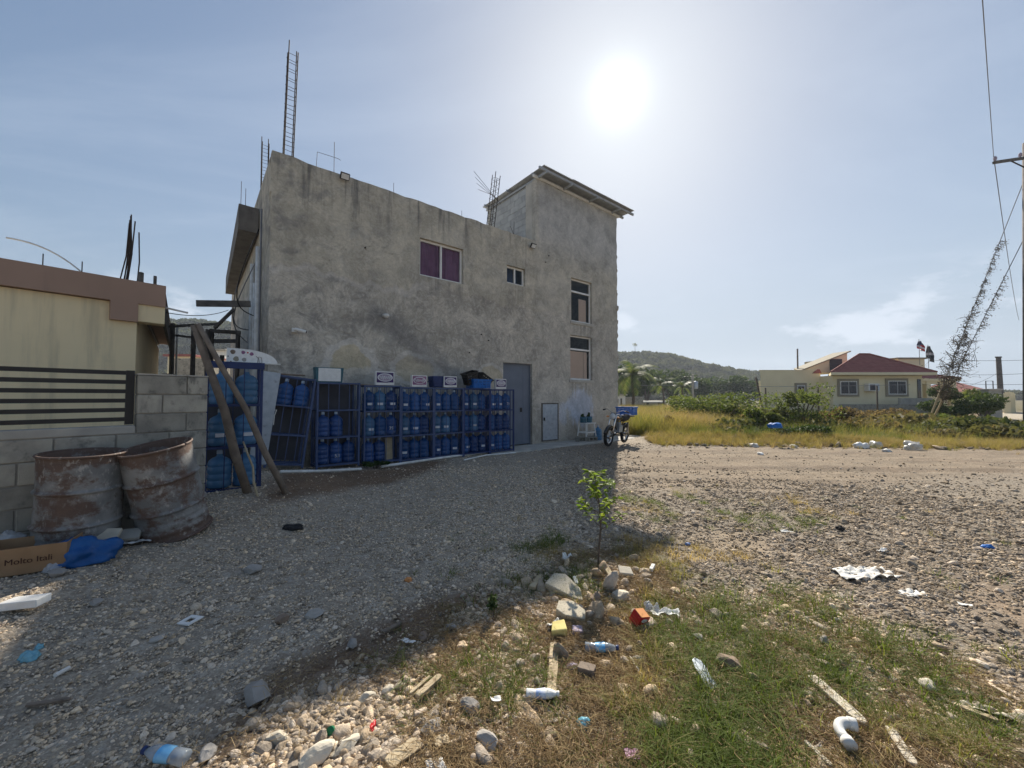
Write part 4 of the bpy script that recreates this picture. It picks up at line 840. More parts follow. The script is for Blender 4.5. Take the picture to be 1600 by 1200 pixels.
def crate(name, label, loc, rz, w, d, h, mt, slats=5, rot=None, flare=.03):
    t = T(name, label, 'crate', loc, rz, None, rot); th = .012
    MB().box((0, 0, th/2), (w, d, th)).build('base', mt, t)
    for s in (-1, 1):
        for k in range(slats):
            z = th+(h-th)*(k+.5)/slats; e = flare*z/h; hh = (h-th)/slats*.72
            MB().box((0, s*(d/2+e), z), (w+2*e, th, hh)).build('slat', mt, t); MB().box((s*(w/2+e), 0, z), (th, d+2*e-th, hh)).build('slat', mt, t)
        for q in np.linspace(-1, 1, 5): MB().box((q*w*.48, s*(d/2+flare*.5), h/2), (.025, th*1.4, h*.98)).build('rib', mt, t)
        for q in np.linspace(-1, 1, 4): MB().box((s*(w/2+flare*.5), q*d*.47, h/2), (th*1.4, .025, h*.98)).build('rib', mt, t)
    e = flare
    for s in (-1, 1): MB().box((0, s*(d/2+e), h), (w+2*e+.04, .035, .02)).build('rim', mt, t); MB().box((s*(w/2+e), 0, h), (.035, d+2*e-.035, .02)).build('rim', mt, t)
    return t
p = BL(4.72, RY+.2); zc = float(gz(p.x, p.y))+1.735
crate('plastic_crate', 'bright blue plastic crate on the rack top with black crates in it', (p.x, p.y, zc), YAW, .5, .34, .22, M['crate'])
p2 = BL(4.52, RY+.24); crate('plastic_crate', 'black plastic crate tipped upright in the blue crate', (p2.x, p2.y, zc+.12), YAW, .3, .2, .3, M['black'], 4, (R(8), R(-18), YAW))
p2 = BL(4.86, RY+.24); crate('plastic_crate', 'black plastic crate lying slanted over the blue crate edge', (p2.x, p2.y, zc+.13), YAW, .32, .2, .22, M['black'], 4, (R(4), R(30), YAW))
p = BL(.98, RY+.1); lb = T('light_box', 'white-faced box with teal frame on top of the grilled rack', 'sign', (p.x, p.y, float(gz(p.x, p.y))+1.735), YAW)
MB().hexa([(-.24, -.1, 0), (.24, -.1, 0), (.24, .1, 0), (-.24, .1, 0), (-.27, -.1, .3), (.27, -.1, .3), (.27, .1, .3), (-.27, .1, .3)]).build('frame', mat('teal_paint', (.05, .14, .17), None, 4, .5, 0), lb); MB().box((0, -.103, .155), (.42, .008, .26)).build('face', M['foam'], lb)
for (x, w, z, nm, lab) in ((2.05, 1.2, 1.735, 'flat_board', 'rusty brown board lying on the first rack top under the large purple sign'), (.3, .55, 1.83, 'flat_board', 'dark scrap board lying on top of the tilted rack')):
    p = BL(x, RY+.28); tag(MB().box((0, 0, .012), (w, .16, .024), (0, R(2), 0)).build(nm, M['rockbrown'], None, (p.x, p.y, float(gz(p.x, p.y))+z), (0, 0, YAW), bevel=.004), lab, 'board')
# white pipes on the ground before the racks
def pipe(name, pts, r_, mt, label, cat, group=None, n=8): return tag(MB().tube(pts, r_, n).build(name, mt, smooth=False), label, cat, group)
def gp(px, py, dz=.02): q = PG(px, py); return (q.x, q.y, q.z+dz)
pipe('plastic_pipe', [gp(438, 741, .04), gp(500, 740, .04), gp(564, 736, .04)], .025, M['pvc'], 'white plastic pipe on the dirt before the tilted and grilled racks', 'pipe')
pipe('plastic_pipe', [gp(596, 732, .04), gp(690, 718, .04), gp(786, 706, .05)], .028, M['pvc'], 'long white plastic pipe lying along the foot of the jug racks', 'pipe')
pipe('plastic_pipe', [gp(725, 720, .02), gp(760, 713, .03), gp(806, 709, .03)], .018, M['pvc'], 'thin white pipe crossing near the end rack', 'pipe')
# leaning poles
for pts, r_, mm, lab in (([(388, 770), (303, 508)], .05, 'wood', 'thick weathered wooden pole leaning against the block wall, its foot before the navy rack'), ([(449, 770), (309, 506)], .038, 'wood', 'crooked brown pole crossing the thick pole, its foot reaching furthest out'), ([(404, 776), (380, 690)], .014, 'palewood', 'thin pale stick leaning between the two wooden poles')):
    a_ = PG(*pts[0]); Yt = 4.75 if mm == 'wood' else a_.y+.25; b_ = AT(*pts[1], Yt); mid = a_.lerp(b_, .5)+Vector((.03, 0, .02)); tag(MB().tube([a_-Vector((0, 0, .03)), a_.lerp(b_, .25)-Vector((.01, 0, 0)), mid, a_.lerp(b_, .75)+Vector((.015, 0, 0)), b_], [r_, r_*1.05, r_*.95, r_*.85, r_*.75], 8).build('wooden_pole', M[mm], smooth=True), lab, 'pole')

# ================================================================== LEFT: yard wall, fence, cream house, drums, scaffold
WD = Vector((.615, .788, 0)); WN = Vector((-.788, .615, 0)); WY = math.atan2(WD.y, WD.x); WP = Vector((-4.28, 3.4, 0))     # wall front line
wall = T('block_wall', 'low grey concrete block wall with a taller end pier behind the drums', 'wall', WP, WY)
def wl(px, Y): return None
pier0, pier1 = .74, 1.33          # along the wall
blk2 = MB().box((0, 0, 0), (.39, .15, .19)).build('block', M['block'], wall, (0, 0, -20), bevel=.006); b2me = blk2.data; used_b = False
MB().b2((-3.2, .012, -.3), (pier1-.01, .14, 1.2)).build('mortar_core', M['mortar'], wall); MB().b2((pier0+.012, .013, 1.2), (pier1-.011, .139, 1.73)).build('mortar_core', M['mortar'], wall)
def lay_block(a_, b_, z, dp=0):
    global used_b
    p = ((a_+b_)/2, .075+dp, z); sc = ((b_-a_-.01)/.39, 1, 1)
    if not used_b:
        blk2.location = p; blk2.scale = sc; used_b = True; return
    o = inst('block', b2me, wall, p, (0, 0, 0), sc); m2 = o.modifiers.new('bevel', 'BEVEL'); m2.width = .006; m2.segments = 1
for c in range(9):
    z = 1.73-.1-.2*c; end = pier1; a_ = pier0 if c < 3 else -3.2; x = a_-(.2 if c % 2 else 0)
    while x < end-.02:
        lo, hi = max(x, a_), min(x+.4, end)
        if hi-lo > .06: lay_block(lo, hi, z, rj.uniform(-.006, .004))
        x += .4
MB().b2((-3.2, .0, 1.13+.006), (pier0-.005, .16, 1.215)).build('coping', M['conc'], wall, bevel=.008)
MB().b2((pier0, -.005, 1.73), (pier1, .155, 1.745)).build('coping', M['conc'], wall, bevel=.004)
fen = T('slat_fence', 'black metal fence panel of six flat rails on the block wall', 'fence', WP+WD*0+Vector((0, 0, 1.215)), WY)
for k in range(6): z = .045+k*.094; MB().b2((-3.2, .06, z), (pier0-.075, .09, z+.04)).build('rail', M['black'], fen)
MB().b2((pier0-.075, .055, .01), (pier0-.012, .095, .56)).build('post', M['black'], fen); MB().b2((-1.6, .092, .0), (-1.56, .11, .54)).build('post', M['black'], fen)

# cream house
HX = Vector((-6.77, 7.0, 0)); HS = Vector((-.645, .764, 0)); f0 = HX-WD*7
ho = T('cream_house', 'single-storey cream house with brown roof band behind the slatted fence', 'house', HX, 0)
def wp(mb, name, mt, parent=ho, **k):
    mb.v = [tuple(Vector(p)-HX) for p in mb.v]; return mb.build(name, mt, parent, **k)
def quadbox(p, q, r, s, z0, z1): return MB().hexa(hx(p, q, r, s, z0, z1))
bk_ = HS*8.5
wp(quadbox(f0, HX, HX+bk_, f0+bk_, -.3, 3.17), 'wall', M['cream'])
ov = WN*-.1; e1 = HX+WD*.37
wp(quadbox(f0+ov, e1+ov, e1+ov*.0+HS*.12, f0+HS*.12, 3.18, 3.58), 'roof_band', M['mauve'])
wp(quadbox(HX+WD*-.35+ov, HX+WD*.0+ov, HX+WD*.0+WN*.02, HX+WD*-.35+WN*.02, 2.85, 3.18), 'band_drop', M['mauve'])
wp(quadbox(HX+WD*.006+WN*-.06, e1+WN*-.06, e1+HS*.3, HX+WD*.006+HS*.3, 2.87, 3.18), 'eave_block', M['cream'])
wp(quadbox(HX+WD*.01+HS*.12, e1+HS*.12, e1+bk_, HX+WD*.01+bk_, 3.36, 3.56), 'eave_slab', M['mauve'])
wp(quadbox(e1-WD*.05+HS*.12, e1+HS*.12, e1+bk_*1.02, e1-WD*.05+bk_*1.02, 3.0, 3.58), 'eave_fascia', M['plankgrey'])
wp(quadbox(f0+HS*.12, HX+HS*.12, HX+bk_, f0+bk_, 3.3, 3.5), 'roof_slab', M['slab'])
for k, (t, h, dx, dy) in enumerate(((-.12, 1.32, .16, .0), (-.1, 1.45, .1, .05), (-.14, 1.2, .2, .02), (-.08, 1.45, .0, .1), (-.1, 1.3, .24, .0), (.06, 1.15, .06, .02), (-.2, 1.25, .22, .05))):
    q = HX+WD*(t-.12)+HS*.5; wp(MB().tube([q+Vector((0, 0, 3.4)), q+Vector((dx*.5, dy, 3.5+h*.5)), q+Vector((dx*.9-.05, dy, 3.5+h))], .011, 5), 'rod', M['steel'])
for t, h in ((-1.15, .26), (-.72, .25), (-.9, .05)): q = HX+WD*t+HS*.25; wp(MB().tube([q+Vector((0, 0, 3.4)), q+Vector((0, 0, 3.58+h))], .008, 5), 'rod', M['steel'])
for t, h, w_ in ((.02, .24, .06), (.22, .22, .035)): q = HX+WD*t+HS*.2; wp(MB().box(q+Vector((0, 0, 3.58+h/2)), (w_, w_, h)), 'stub_post', M['plankgrey'])
q0, q1 = HX-WD*1.6+HS*.6, HX-WD*.55+HS*.3
wp(MB().tube([q0.lerp(q1, t)+Vector((0, 0, 3.45+.62*(1-t**2.2))) for t in np.linspace(0, 1, 14)], .014, 6), 'conduit', M['pvc'])
q = e1+HS*.05+Vector((0, 0, 3.2)); wp(MB().tube([q, q+Vector((.36, .1, -.08))], .02, 6), 'drip_pipe', M['pvc'])
q = HX+HS*9+WD*.3; wp(MB().box(q+Vector((0, 0, 2.1)), (.3, .3, .5)), 'meter_box', M['cable'])

# drums
def drum(label, p, rot, seed, openv=True):
    t = T('oil_drum', label, 'drum', p, 0, 'rusty drums by the block wall', rot); dm = drum_mat(seed); r = .272
    prof = [(r+.012, 0), (r+.014, .012), (r, .03)]
    for k in range(1, 110):
        z = .03+.82*k/110; e = 0
        for zc in (.29, .58): e += .02*math.exp(-((z-zc)/.013)**2)
        e += .003*math.sin(z*90)*(z < .22); prof.append((r+e, z))
    prof += [(r, .86), (r+.01, .872), (r+.012, .88), (r-.002, .882), (r-.008, .86), (r-.01, .1)]
    sh_ = MB().lathe(prof, 64); sh_.v = [(x*(1+d_), y*(1+d_), z) for x, y, z in sh_.v for d_ in (.035*min(0, mnoise.noise(Vector((x*4, y*4, z*3+seed*5)))+.12),)]; sh_.build('shell', dm, t, smooth=True); MB().lathe([(0, .1), (r-.008, .1)], 48).build('bottom', dm, t)
    MB().tube([((r+.01)*math.cos(a), (r+.01)*math.sin(a), .01) for a in np.linspace(0, 6.283, 49)], .014, 6).build('rim', dm, t, smooth=True)
    MB().tube([((r+.004)*math.cos(a), (r+.004)*math.sin(a), .878) for a in np.linspace(0, 6.283, 49)], .011, 6).build('rim', dm, t, smooth=True)
    for a in np.linspace(0, 6.283, 1): MB().box((-r-.002, -.0, .45), (.006, .02, .8)).build('seam', dm, t)
    return t
a_ = AT(122, 830, 3.5); drum('grey rusty open drum standing upright beside the cardboard box', (a_.x, a_.y, float(gz(a_.x, a_.y))-.03), (R(2), R(2), .4), 1)
a_ = AT(266, 818, 3.92); drum('brown rusty drum tilted against the wall pier', (a_.x+.05, a_.y+.02, float(gz(a_.x, a_.y))+.01), (R(12), R(-5), 0), 2)

# scaffold planks between the house and the building
sc = T('plank_scaffold', 'rough plank scaffold between the cream house and the grey building', 'scaffold', (-7.2, 9.6, 0), 0)
def sw_(mb, name, mt=M['plankgrey']): mb.v = [tuple(Vector(p)-Vector((-7.2, 9.6, 0))) for p in mb.v]; return mb.build(name, mt, sc)
def bar(a_, b_, w, h):
    a_, b_ = Vector(a_), Vector(b_); d = (b_-a_); L = d.length; q = d.to_track_quat('X', 'Z').to_euler(); return MB().box((a_+b_)/2, (L, w, h), q)
sw_(bar(AT(307, 474, 8.6), AT(391, 475, 8.9), .05, .14), 'plank'); sw_(bar(AT(335, 513, 9.2), AT(366, 483, 9.4), .2, .05), 'plank')
sw_(bar(AT(262, 510, 9.5), AT(345, 506, 9.9), .05, .06), 'plank'); sw_(bar(AT(330, 517, 9.4), AT(376, 520, 9.6), .05, .09), 'plank'); sw_(bar(AT(320, 533, 10.4), AT(372, 533, 10.6), .05, .1), 'plank'); sw_(bar(AT(266, 523, 10), AT(322, 530, 10.2), .04, .05), 'plank')
for px_, top, Yq in ((303, 506, 9.6), (325, 515, 9.4), (331, 514, 9.6), (347, 555, 10.4), (270, 505, 10), (372, 520, 9.9)):
    a_ = AT(px_, top, Yq); sw_(bar((a_.x, a_.y, -.1), a_, .07, .07), 'post')
sw_(bar(AT(277, 508, 10.6), (AT(277, 508, 10.6).x, 10.6, -.1), .03, .03), 'post', M['pvc'])
sh = AT(352, 600, 9.0); sw_(MB().box((sh.x, sh.y, .85), (.9, .5, 1.8), (0, 0, YAW)), 'shed_sheet', M['darkfill'])
# houses far behind, in the gap
def farhouse(label, px0, px1, top, Yd, c, roofc=None, wins=(), cat='house', gable=False, depth=6, name='far_house', group='far houses'):
    a_, b_ = AT(px0, top, Yd), AT(px1, top, Yd); cx = (a_.x+b_.x)/2; w = b_.x-a_.x; h = a_.z
    t = T(name, label, cat, (cx, Yd, 0), 0, group); MB().b2((-w/2, 0, -.5), (w/2, depth, h)).build('wall', c, t)
    if roofc: MB().b2((-w/2-.25, -.3, h), (w/2+.25, depth+.3, h+.22)).build('roof', roofc, t) if not gable else MB().hexa([(-w/2-.3, -.3, h), (w/2+.3, -.3, h), (w/2+.3, depth+.3, h), (-w/2-.3, depth+.3, h), (-w/2+1, depth*.45, h+1.3), (w/2-1, depth*.45, h+1.3), (w/2-1, depth*.55, h+1.3), (-w/2+1, depth*.55, h+1.3)]).build('roof', roofc, t)
    for (u, v, ww, hh) in wins:
        fr = MB().b2((u*w-w/2, -.04, v*h), (u*w-w/2+ww, -.004, v*h+hh)).build('window', M['plankgrey'], t); MB().b2((u*w-w/2+.06, -.06, v*h+.06), (u*w-w/2+ww-.06, -.042, v*h+hh-.06)).build('pane', M['darkglass'], fr)
    return t
farhouse('grey unplastered block house seen through the gap behind the leaning poles', 268, 326, 560, 24, M['block'], None, ((.42, .45, .4, .45), (.75, .5, .3, .4)))
farhouse('small house with red tile roof in the gap above the block house', 262, 300, 557, 40, M['housewall'], M['redtile'], ((.6, .5, .6, .5),))
farhouse('pale flat-roofed house half hidden by the scaffold', 328, 352, 548, 50, M['white'], M['conc'], ((.5, .5, .6, .5),))

# ================================================================== RIGHT: hill, palms, house, poles
hx_ = np.linspace(-620, 620, 150); hy_ = np.linspace(190, 520, 60)
rx = [-620, -400, -250, -100, 0, 85, 105, 120, 140, 160, 180, 195, 230, 300, 420, 620]; rz_ = [52, 60, 57, 50, 40, 32, 32.5, 31, 25, 20.5, 17, 12, 5, 1.5, .5, 0]
HXX, HYY = np.meshgrid(hx_, hy_); ridge = np.interp(HXX, rx, rz_); prof = SM((HYY-195)/105)*(1-.5*SM((HYY-320)/200)); HZ = ridge*prof+3.5*(fbm(HXX*.02+3, HYY*.02, 3)-.5)*SM(ridge/12)*prof-.6
def hz(x, y): return np.interp(x, rx, rz_)*SM((y-195)/105)*(1-.5*SM((y-320)/200))-.6
b = MB(); b.v = np.stack([HXX.ravel(), HYY.ravel(), HZ.ravel()], 1).tolist(); q = np.arange(150*60).reshape(60, 150); b.f = np.stack([q[:-1, :-1], q[:-1, 1:], q[1:, 1:], q[1:, :-1]], -1).reshape(-1, 4).tolist()
struct(b.build('hill', mat('hill_soil', (.09, .11, .045), (.13, .12, .06), .05, .95, 0), smooth=True))
CH = source([src_mesh('crown_source_%d' % k, *clump(k, 420), M['hillleaf']) for k in range(5)], 'crown_sources')
n = 9000; x = rng.uniform(-330, 330, n); y = rng.uniform(196, 330, n); ok = np.interp(x, rx, rz_) > 1; x, y = x[ok], y[ok]; n = len(x); s = rng.uniform(1.8, 4.6, n); z = hz(x, y)+3.5*(fbm(x*.02+3, y*.02, 3)-.5)*SM(np.interp(x, rx, rz_)/12)+s*.45
tone = np.clip(fbm(x*.03, y*.03, 3)*1.2-.1+rng.normal(0, .2, n), 0, 1)
o = scatter('hillside_wood', np.stack([x, y, z], 1), np.stack([np.zeros(n), np.zeros(n), rng.random(n)*6.28], 1), np.stack([s, s, s*rng.uniform(.8, 1.3, n)], 1), rng.integers(0, 5, n), tone, CH); struct(o, 'stuff'); tag(o, 'green wood covering the low hill behind the field', 'wood')

def foliage(name, cen, radii, n, leaf, mt, parent, seed, lobes=7, flatten=.0, aspect=.55, lrr=(.3, .6)):
    q = np.random.default_rng(seed); c = q.normal(size=(lobes, 3)); c /= np.linalg.norm(c, axis=1)[:, None]; c *= q.uniform(.25, .75, lobes)[:, None]; lr = q.uniform(*lrr, lobes); k = q.integers(0, lobes, n)
    d = q.normal(size=(n, 3)); d /= np.linalg.norm(d, axis=1)[:, None]; rad = q.uniform(.3, 1, n)**.6; p = c[k]+d*(rad*lr[k])[:, None]; p = p*np.array(radii); p[:, 2] += cen[2]; p[:, 2] = np.maximum(p[:, 2], .03+q.random(n)*.1); p[:, 0] += cen[0]; p[:, 1] += cen[1]
    a = q.normal(size=(n, 3)); a[:, 2] *= (1-flatten); a /= np.linalg.norm(a, axis=1)[:, None]; e = np.cross(a, q.normal(size=(n, 3))); e /= np.linalg.norm(e, axis=1)[:, None]+1e-6; s = (leaf*q.uniform(.6, 1.4, n))[:, None]
    v = np.stack([p+a*s, p+e*s*aspect, p-a*s, p-e*s*aspect], 1).reshape(-1, 3); f = np.arange(4*n).reshape(-1, 4)
    me = bpy.data.meshes.new(name); me.from_pydata(v.tolist(), [], f.tolist()); me.materials.append(mt); tn = np.clip(rad*.55+q.normal(0, .22, n)+.15*(k % 3), 0, 1); at = me.attributes.new('tone', 'FLOAT', 'POINT'); at.data.foreach_set('value', np.repeat(tn, 4).astype(np.float32))
    return mesh_ob(name, me, parent)
def stems(parent, n, h, spread, r_, seed, mt=M['bark']):
    q = random.Random(seed); b = MB()
    for _ in range(n):
        a = q.random()*6.28; l = h*q.uniform(.6, 1); s = spread*q.uniform(.3, 1); b.tube([(0, 0, -.1), (math.cos(a)*s*.35, math.sin(a)*s*.35, l*.45), (math.cos(a)*s, math.sin(a)*s, l)], [r_, r_*.7, r_*.3], 5)
    return b.build('trunk', mt, parent)
def bush(label, px, py, Yd, w, h, n, leaf, mt, seed, lobes=8, dy=None, cat='bush', group='bushes in the field', name='bush', flat=0., low=.5, lrr=(.18, .45)):
    a_ = AT(px, py, Yd); t = T(name, label, cat, (a_.x, Yd, float(gz(a_.x, Yd))), 0, group); stems(t, 7, h*.75, w*.35, .03*h**.5, seed); foliage('crown', (0, 0, h*low), (w/2*1.1, (dy or w*.8)/2, h*(1-low)*1.1), n, leaf, M[mt], t, seed, lobes, flat, .5, lrr); return t
bush('wide feathery thorn bush spreading in the middle of the field', 1128, 650, 19.5, 6.4, 2.2, 5600, .06, 'bushleaf', 1, 28, 3.4, flat=.6, low=.5, lrr=(.14, .36))
bush('pale airy bush growing just in front of the cream house wall', 1252, 650, 17, 3.4, 2.2, 3400, .055, 'bushleaf', 2, 22, low=.48, lrr=(.14, .36))
bush('low dark tangled bush at the field edge behind the blue bag', 1240, 685, 13.6, 2.2, .75, 3200, .045, 'darkleaf', 3, 8)
bush('dense dark green shrub standing before the porch', 1486, 640, 23, 4.4, 2.1, 7000, .07, 'darkleaf', 4, 9, cat='shrub', group=None)
bush('flowering leafy plant beside the gate track', 1556, 664, 17, 1.7, .8, 2200, .06, 'bushleaf', 5, 7, cat='plant', group=None)
bush('pale leafed flowering shrub by the grey gate pier', 1535, 628, 26, 3.2, 2.2, 3000, .08, 'bushleaf', 6, 8, cat='shrub', group=None)
bush('leggy green bush beside the twiggy dead bush', 1190, 650, 15.5, 2.4, 1.6, 3200, .05, 'bushleaf', 7, 7)
bush('brown dry bush below the house windows', 1385, 655, 19, 4.5, 1.1, 3600, .06, 'dryleaf', 8, 10)
bush('grey dry bush under the small house window', 1310, 652, 18, 3.0, 1.15, 3000, .06, 'dryleaf', 9, 9)
bush('green scrub at the foot of the vine-covered guy wires', 1440, 655, 20.5, 3.4, .9, 2800, .06, 'bushleaf', 10, 8)
bush('reddish dry weed standing in the golden grass', 1045, 655, 15.8, .7, .8, 500, .05, 'dryleaf', 11, 5, cat='weed', group=None)
bush('low dark weed tuft at the foot of the jug racks', 587, 731, 8.1, .55, .16, 900, .025, 'darkleaf', 12, 6, cat='weed', group=None)
bush('scrub beside the thorn bush toward the far trees', 1075, 640, 27, 4.5, 1.8, 3600, .09, 'bushleaf', 13, 9)
for k, (px, Yd, w, h, lab) in enumerate(((1010, 84, 9, 7, 'round dark tree behind the long white shed'), (1050, 96, 11, 8, 'broad tree behind the white shed roof'), (1090, 90, 10, 7, 'dark tree left of the transformer pole'), (1130, 105, 14, 8, 'spreading tree beyond the thorn bush'), (1170, 100, 11, 6, 'low tree beside the cream house corner'), (978, 78, 8, 8, 'tall dark tree at the tower corner behind the palm'))):
    a_ = AT(px, 620, Yd); t = T('tree', lab, 'tree', (a_.x, Yd, 0), 0, 'trees at the far side of the field'); stems(t, 5, h*.7, w*.25, .18, 60+k); foliage('crown', (0, 0, h*.6), (w/2, w/2, h*.45), 2600, .35, M['darkleaf'], t, 70+k, 9)
# palms
def palm(label, px, Yd, h, L, seed, n=20):
    q = random.Random(seed); a_ = AT(px, 620, Yd); t = T('palm_tree', label, 'palm', (a_.x, Yd, 0), 0, 'coconut palms beyond the field')
    MB().tube([(0, 0, -.3), (.15, 0, h*.4), (.05, .1, h*.75), (0, 0, h)], [.2, .16, .14, .12], 8).build('trunk', M['bark'], t)
    for k in range(n):
        az = k*2.4+q.uniform(-.2, .2); el = q.uniform(-.2, 1.2); v = []; f = []; tn = []; pts = []; p = Vector((0, 0, h)); e = el
        for i in range(11): pts.append(p.copy()); p = p+Vector((math.cos(az)*math.cos(e), math.sin(az)*math.cos(e), math.sin(e)))*L/10; e -= .17
        for i in range(1, 11):
            for u in (0, .33, .66):
                c = pts[i-1].lerp(pts[i], u); tt = (i-1+u)/10; ll = L*.26*math.sin(math.pi*min(1, tt*.85+.12)); side = Vector((-math.sin(az), math.cos(az), 0)); fw = (pts[i]-pts[i-1]).normalized()
                for s_ in (-1, 1):
                    tip = c+(side*s_*.8+fw*.45+Vector((0, 0, -.45)))*ll; o_ = len(v); v += [tuple(c-fw*.06), tuple(c+fw*.06), tuple(tip)]; f.append((o_, o_+1, o_+2)); tn += [q.random()]*3
        mb = MB(); mb.v = v; mb.f = f; fr = mb.build('frond', M['palmleaf'], t); at = fr.data.attributes.new('tone', 'FLOAT', 'POINT'); at.data.foreach_set('value', np.array(tn, np.float32))
palm('tall coconut palm just beyond the tower corner', 988, 45, 4.2, 3.6, 1); palm('coconut palm standing over the long white shed', 1036, 62, 3.6, 2.8, 2); palm('short coconut palm between the shed and the thorn bush', 1066, 66, 3.3, 2.6, 3, 16); palm('lone slim palm on the crest of the hill', 993, 296, 42, 2.6, 4, 14)

farhouse('long low shed with a bright white roof beyond the golden grass', 1006, 1042, 629, 66, M['conc'], M['foam'], ((.1, .3, .5, .5), (.6, .3, .9, .6)), 'shed', False, 5, 'far_shed', 'far sheds')
farhouse('grey block hut beside the white-roofed shed', 984, 1005, 620, 60, M['block'], None, (), 'hut', False, 4, 'far_hut', 'far sheds')
farhouse('white-pillared house at the tower corner', 966, 977, 618, 58, M['white'], M['conc'], ((.3, .2, .25, 1.0),), group='houses beyond the field')
farhouse('far pale house showing above the thorn bush', 1150, 1178, 611, 120, M['white'], M['conc'], ((.3, .4, 1, .8), (.7, .4, 1, .8)), group='houses beyond the field')

# the cream house with red hip roofs
HY = 30.
def AX(px): return (px-800)/F*HY/ (math.cos(PITCH))
def hzp(py): return AT(800, py, HY).z
rh = T('villa', 'cream bungalow with red hip roofs and barred windows beyond the field', 'house', (AX(1370), HY, 0))
ox = AX(1370)
def rb(x0, x1, y0, y1, z0, z1, nm, mt, par=rh, **k): return MB().b2((AX(x0)-ox, y0, z0), (AX(x1)-ox, y1, z1)).build(nm, mt, par, **k)
rb(1301, 1441, 0, 9, -.3, 3.18, 'wall', M['housewall']); wx0, wx1 = AX(1188.5)*1.04-ox, AX(1301.5)-ox; MB().hexa([(wx0, 1.2, -.3), (wx1, 1.2, -.3), (wx1, 5, -.3), (wx0+2.6, 5, -.3), (wx0, 1.2, 3.62), (wx1, 1.2, 3.62), (wx1, 5, 3.62), (wx0+2.6, 5, 3.62)]).build('side_wall', M['housewall'], rh); MB().b2((wx0-.02, 1.18, 3.622), (wx1+.05, 1.4, 3.7)).build('parapet_cap', M['housewall'], rh)
MB().hexa([(AX(1288)-ox, 1.15, 3.42), (AX(1303)-ox, 1.15, 3.42), (AX(1303)-ox, 1.21, 3.42), (AX(1288)-ox, 1.21, 3.42), (AX(1296)-ox, 1.15, 3.75), (AX(1300)-ox, 1.15, 3.75), (AX(1300)-ox, 1.21, 3.75), (AX(1296)-ox, 1.21, 3.75)]).build('roof_wing', M['redtile'], rh)
xl, xr = AX(1289)-ox, AX(1452)-ox; pk = AX(1371)-ox
def hip(x0, x1, y0, y1, z0, zt, tx0, tx1, nm='roof', skew=0.):
    ym = (y0+y1)/2; r_ = MB().add([(x0, y0, z0), (x1, y0, z0), (x1, y1, z0), (x0+skew, y1, z0), (tx0, ym, zt), (tx1, ym, zt)], [(0, 1, 5, 4), (1, 2, 5), (2, 3, 4, 5), (3, 0, 4), (3, 2, 1, 0)]).build(nm, M['redtile'], rh)
    MB().hexa([(x0, y0, z0-.2), (x1, y0, z0-.2), (x1, y1, z0-.2), (x0+skew, y1, z0-.2), (x0, y0, z0-.003), (x1, y0, z0-.003), (x1, y1, z0-.003), (x0+skew, y1, z0-.003)]).build('eave', M['housewall'], r_); MB().tube([(x0, y0, z0+.03), (tx0, ym, zt+.03), (tx1, ym, zt+.03), (x1, y0, z0+.03)], .07, 5).build('ridge_tiles', M['redtile'], r_)
    for k in range(1, 9):      # tile courses
        t_ = k/9; MB().box(((x0+(tx0-x0)*t_+x1+(tx1-x1)*t_)/2, y0+(ym-y0)*t_, z0+(zt-z0)*t_+.012), ((x1+(tx1-x1)*t_)-(x0+(tx0-x0)*t_), .05, .03)).build('tile_course', M['redtile'], r_)
    return r_
hip(xl, xr, -.6, 2.9, 3.4, 4.95, pk-.3, pk+.5, 'roof', 2.6)
hip(AX(1445)-ox, AX(1521)-ox, .8, 8, 3.0, 3.95, AX(1462)-ox, AX(1480)-ox)
MB().b2((AX(1405)*1.1-ox, 3, 3.2), (AX(1446)*1.1-ox, 6, 4.75)).build('parapet', M['housewall'], rh); MB().b2((AX(1404)*1.1-ox-.1, 2.9, 4.752), (AX(1447)*1.1-ox+.1, 6.1, 4.88)).build('parapet_cap', M['housetrim'], rh)
for k, (x0, x1, z0) in enumerate(((1380, 1392, 4.95), (1390, 1405, 4.7))): rb(x0, x1, 5, 8, z0-1, z0, 'stepped_parapet', M['housetrim'])
# monopitch attic
a0, a1 = AX(1250)*1.1-ox, AX(1325)*1.1-ox
MB().add([(a0, 3, 3.6), (a1, 3, 3.6), (a1, 3, 5.3), (a0, 3, 3.65), (a0+.9, 4.6, 3.6), (a1, 4.6, 3.6), (a1, 4.6, 5.3), (a0+.9, 4.6, 3.9)], [(0, 1, 2, 3), (5, 4, 7, 6), (1, 5, 6, 2), (3, 2, 6, 7), (4, 0, 3, 7)]).build('attic', M['housewall'], rh)
MB().hexa([(a0-.1, 2.9, 3.68), (a1+.25, 2.9, 5.36), (a1+.25, 4.8, 5.36), (a0+.8, 4.8, 4.0), (a0-.1, 2.9, 3.76), (a1+.25, 2.9, 5.46), (a1+.25, 4.8, 5.46), (a0+.8, 4.8, 4.08)]).build('attic_roof', M['housetrim'], rh)
MB().b2((AX(1297)*1.1-ox, 2.94, 3.75), (AX(1316)*1.1-ox, 2.99, 4.75)).build('attic_opening', M['darkfill'], rh)  # dark panel on the solid wall, unlit inside put into its colour
rb(1441, 1446, .6, 2, -.3, 3.0, 'porch_wall', M['housewall']); rb(1446, 1462, 5, 5.2, -.3, 3.0, 'porch_wall', M['housewall']); rb(1450, 1515, 4.5, 8, -.3, 2.8, 'porch_rear_wall', M['housetrim'])
for x in (1447, 1467, 1493, 1508): rb(x, x+7, .9, 1.25, -.3, 2.8, 'porch_column', M['housewall'])
rb(1452, 1515, .95, 1.2, 2.55, 2.8, 'porch_beam', M['housewall'])
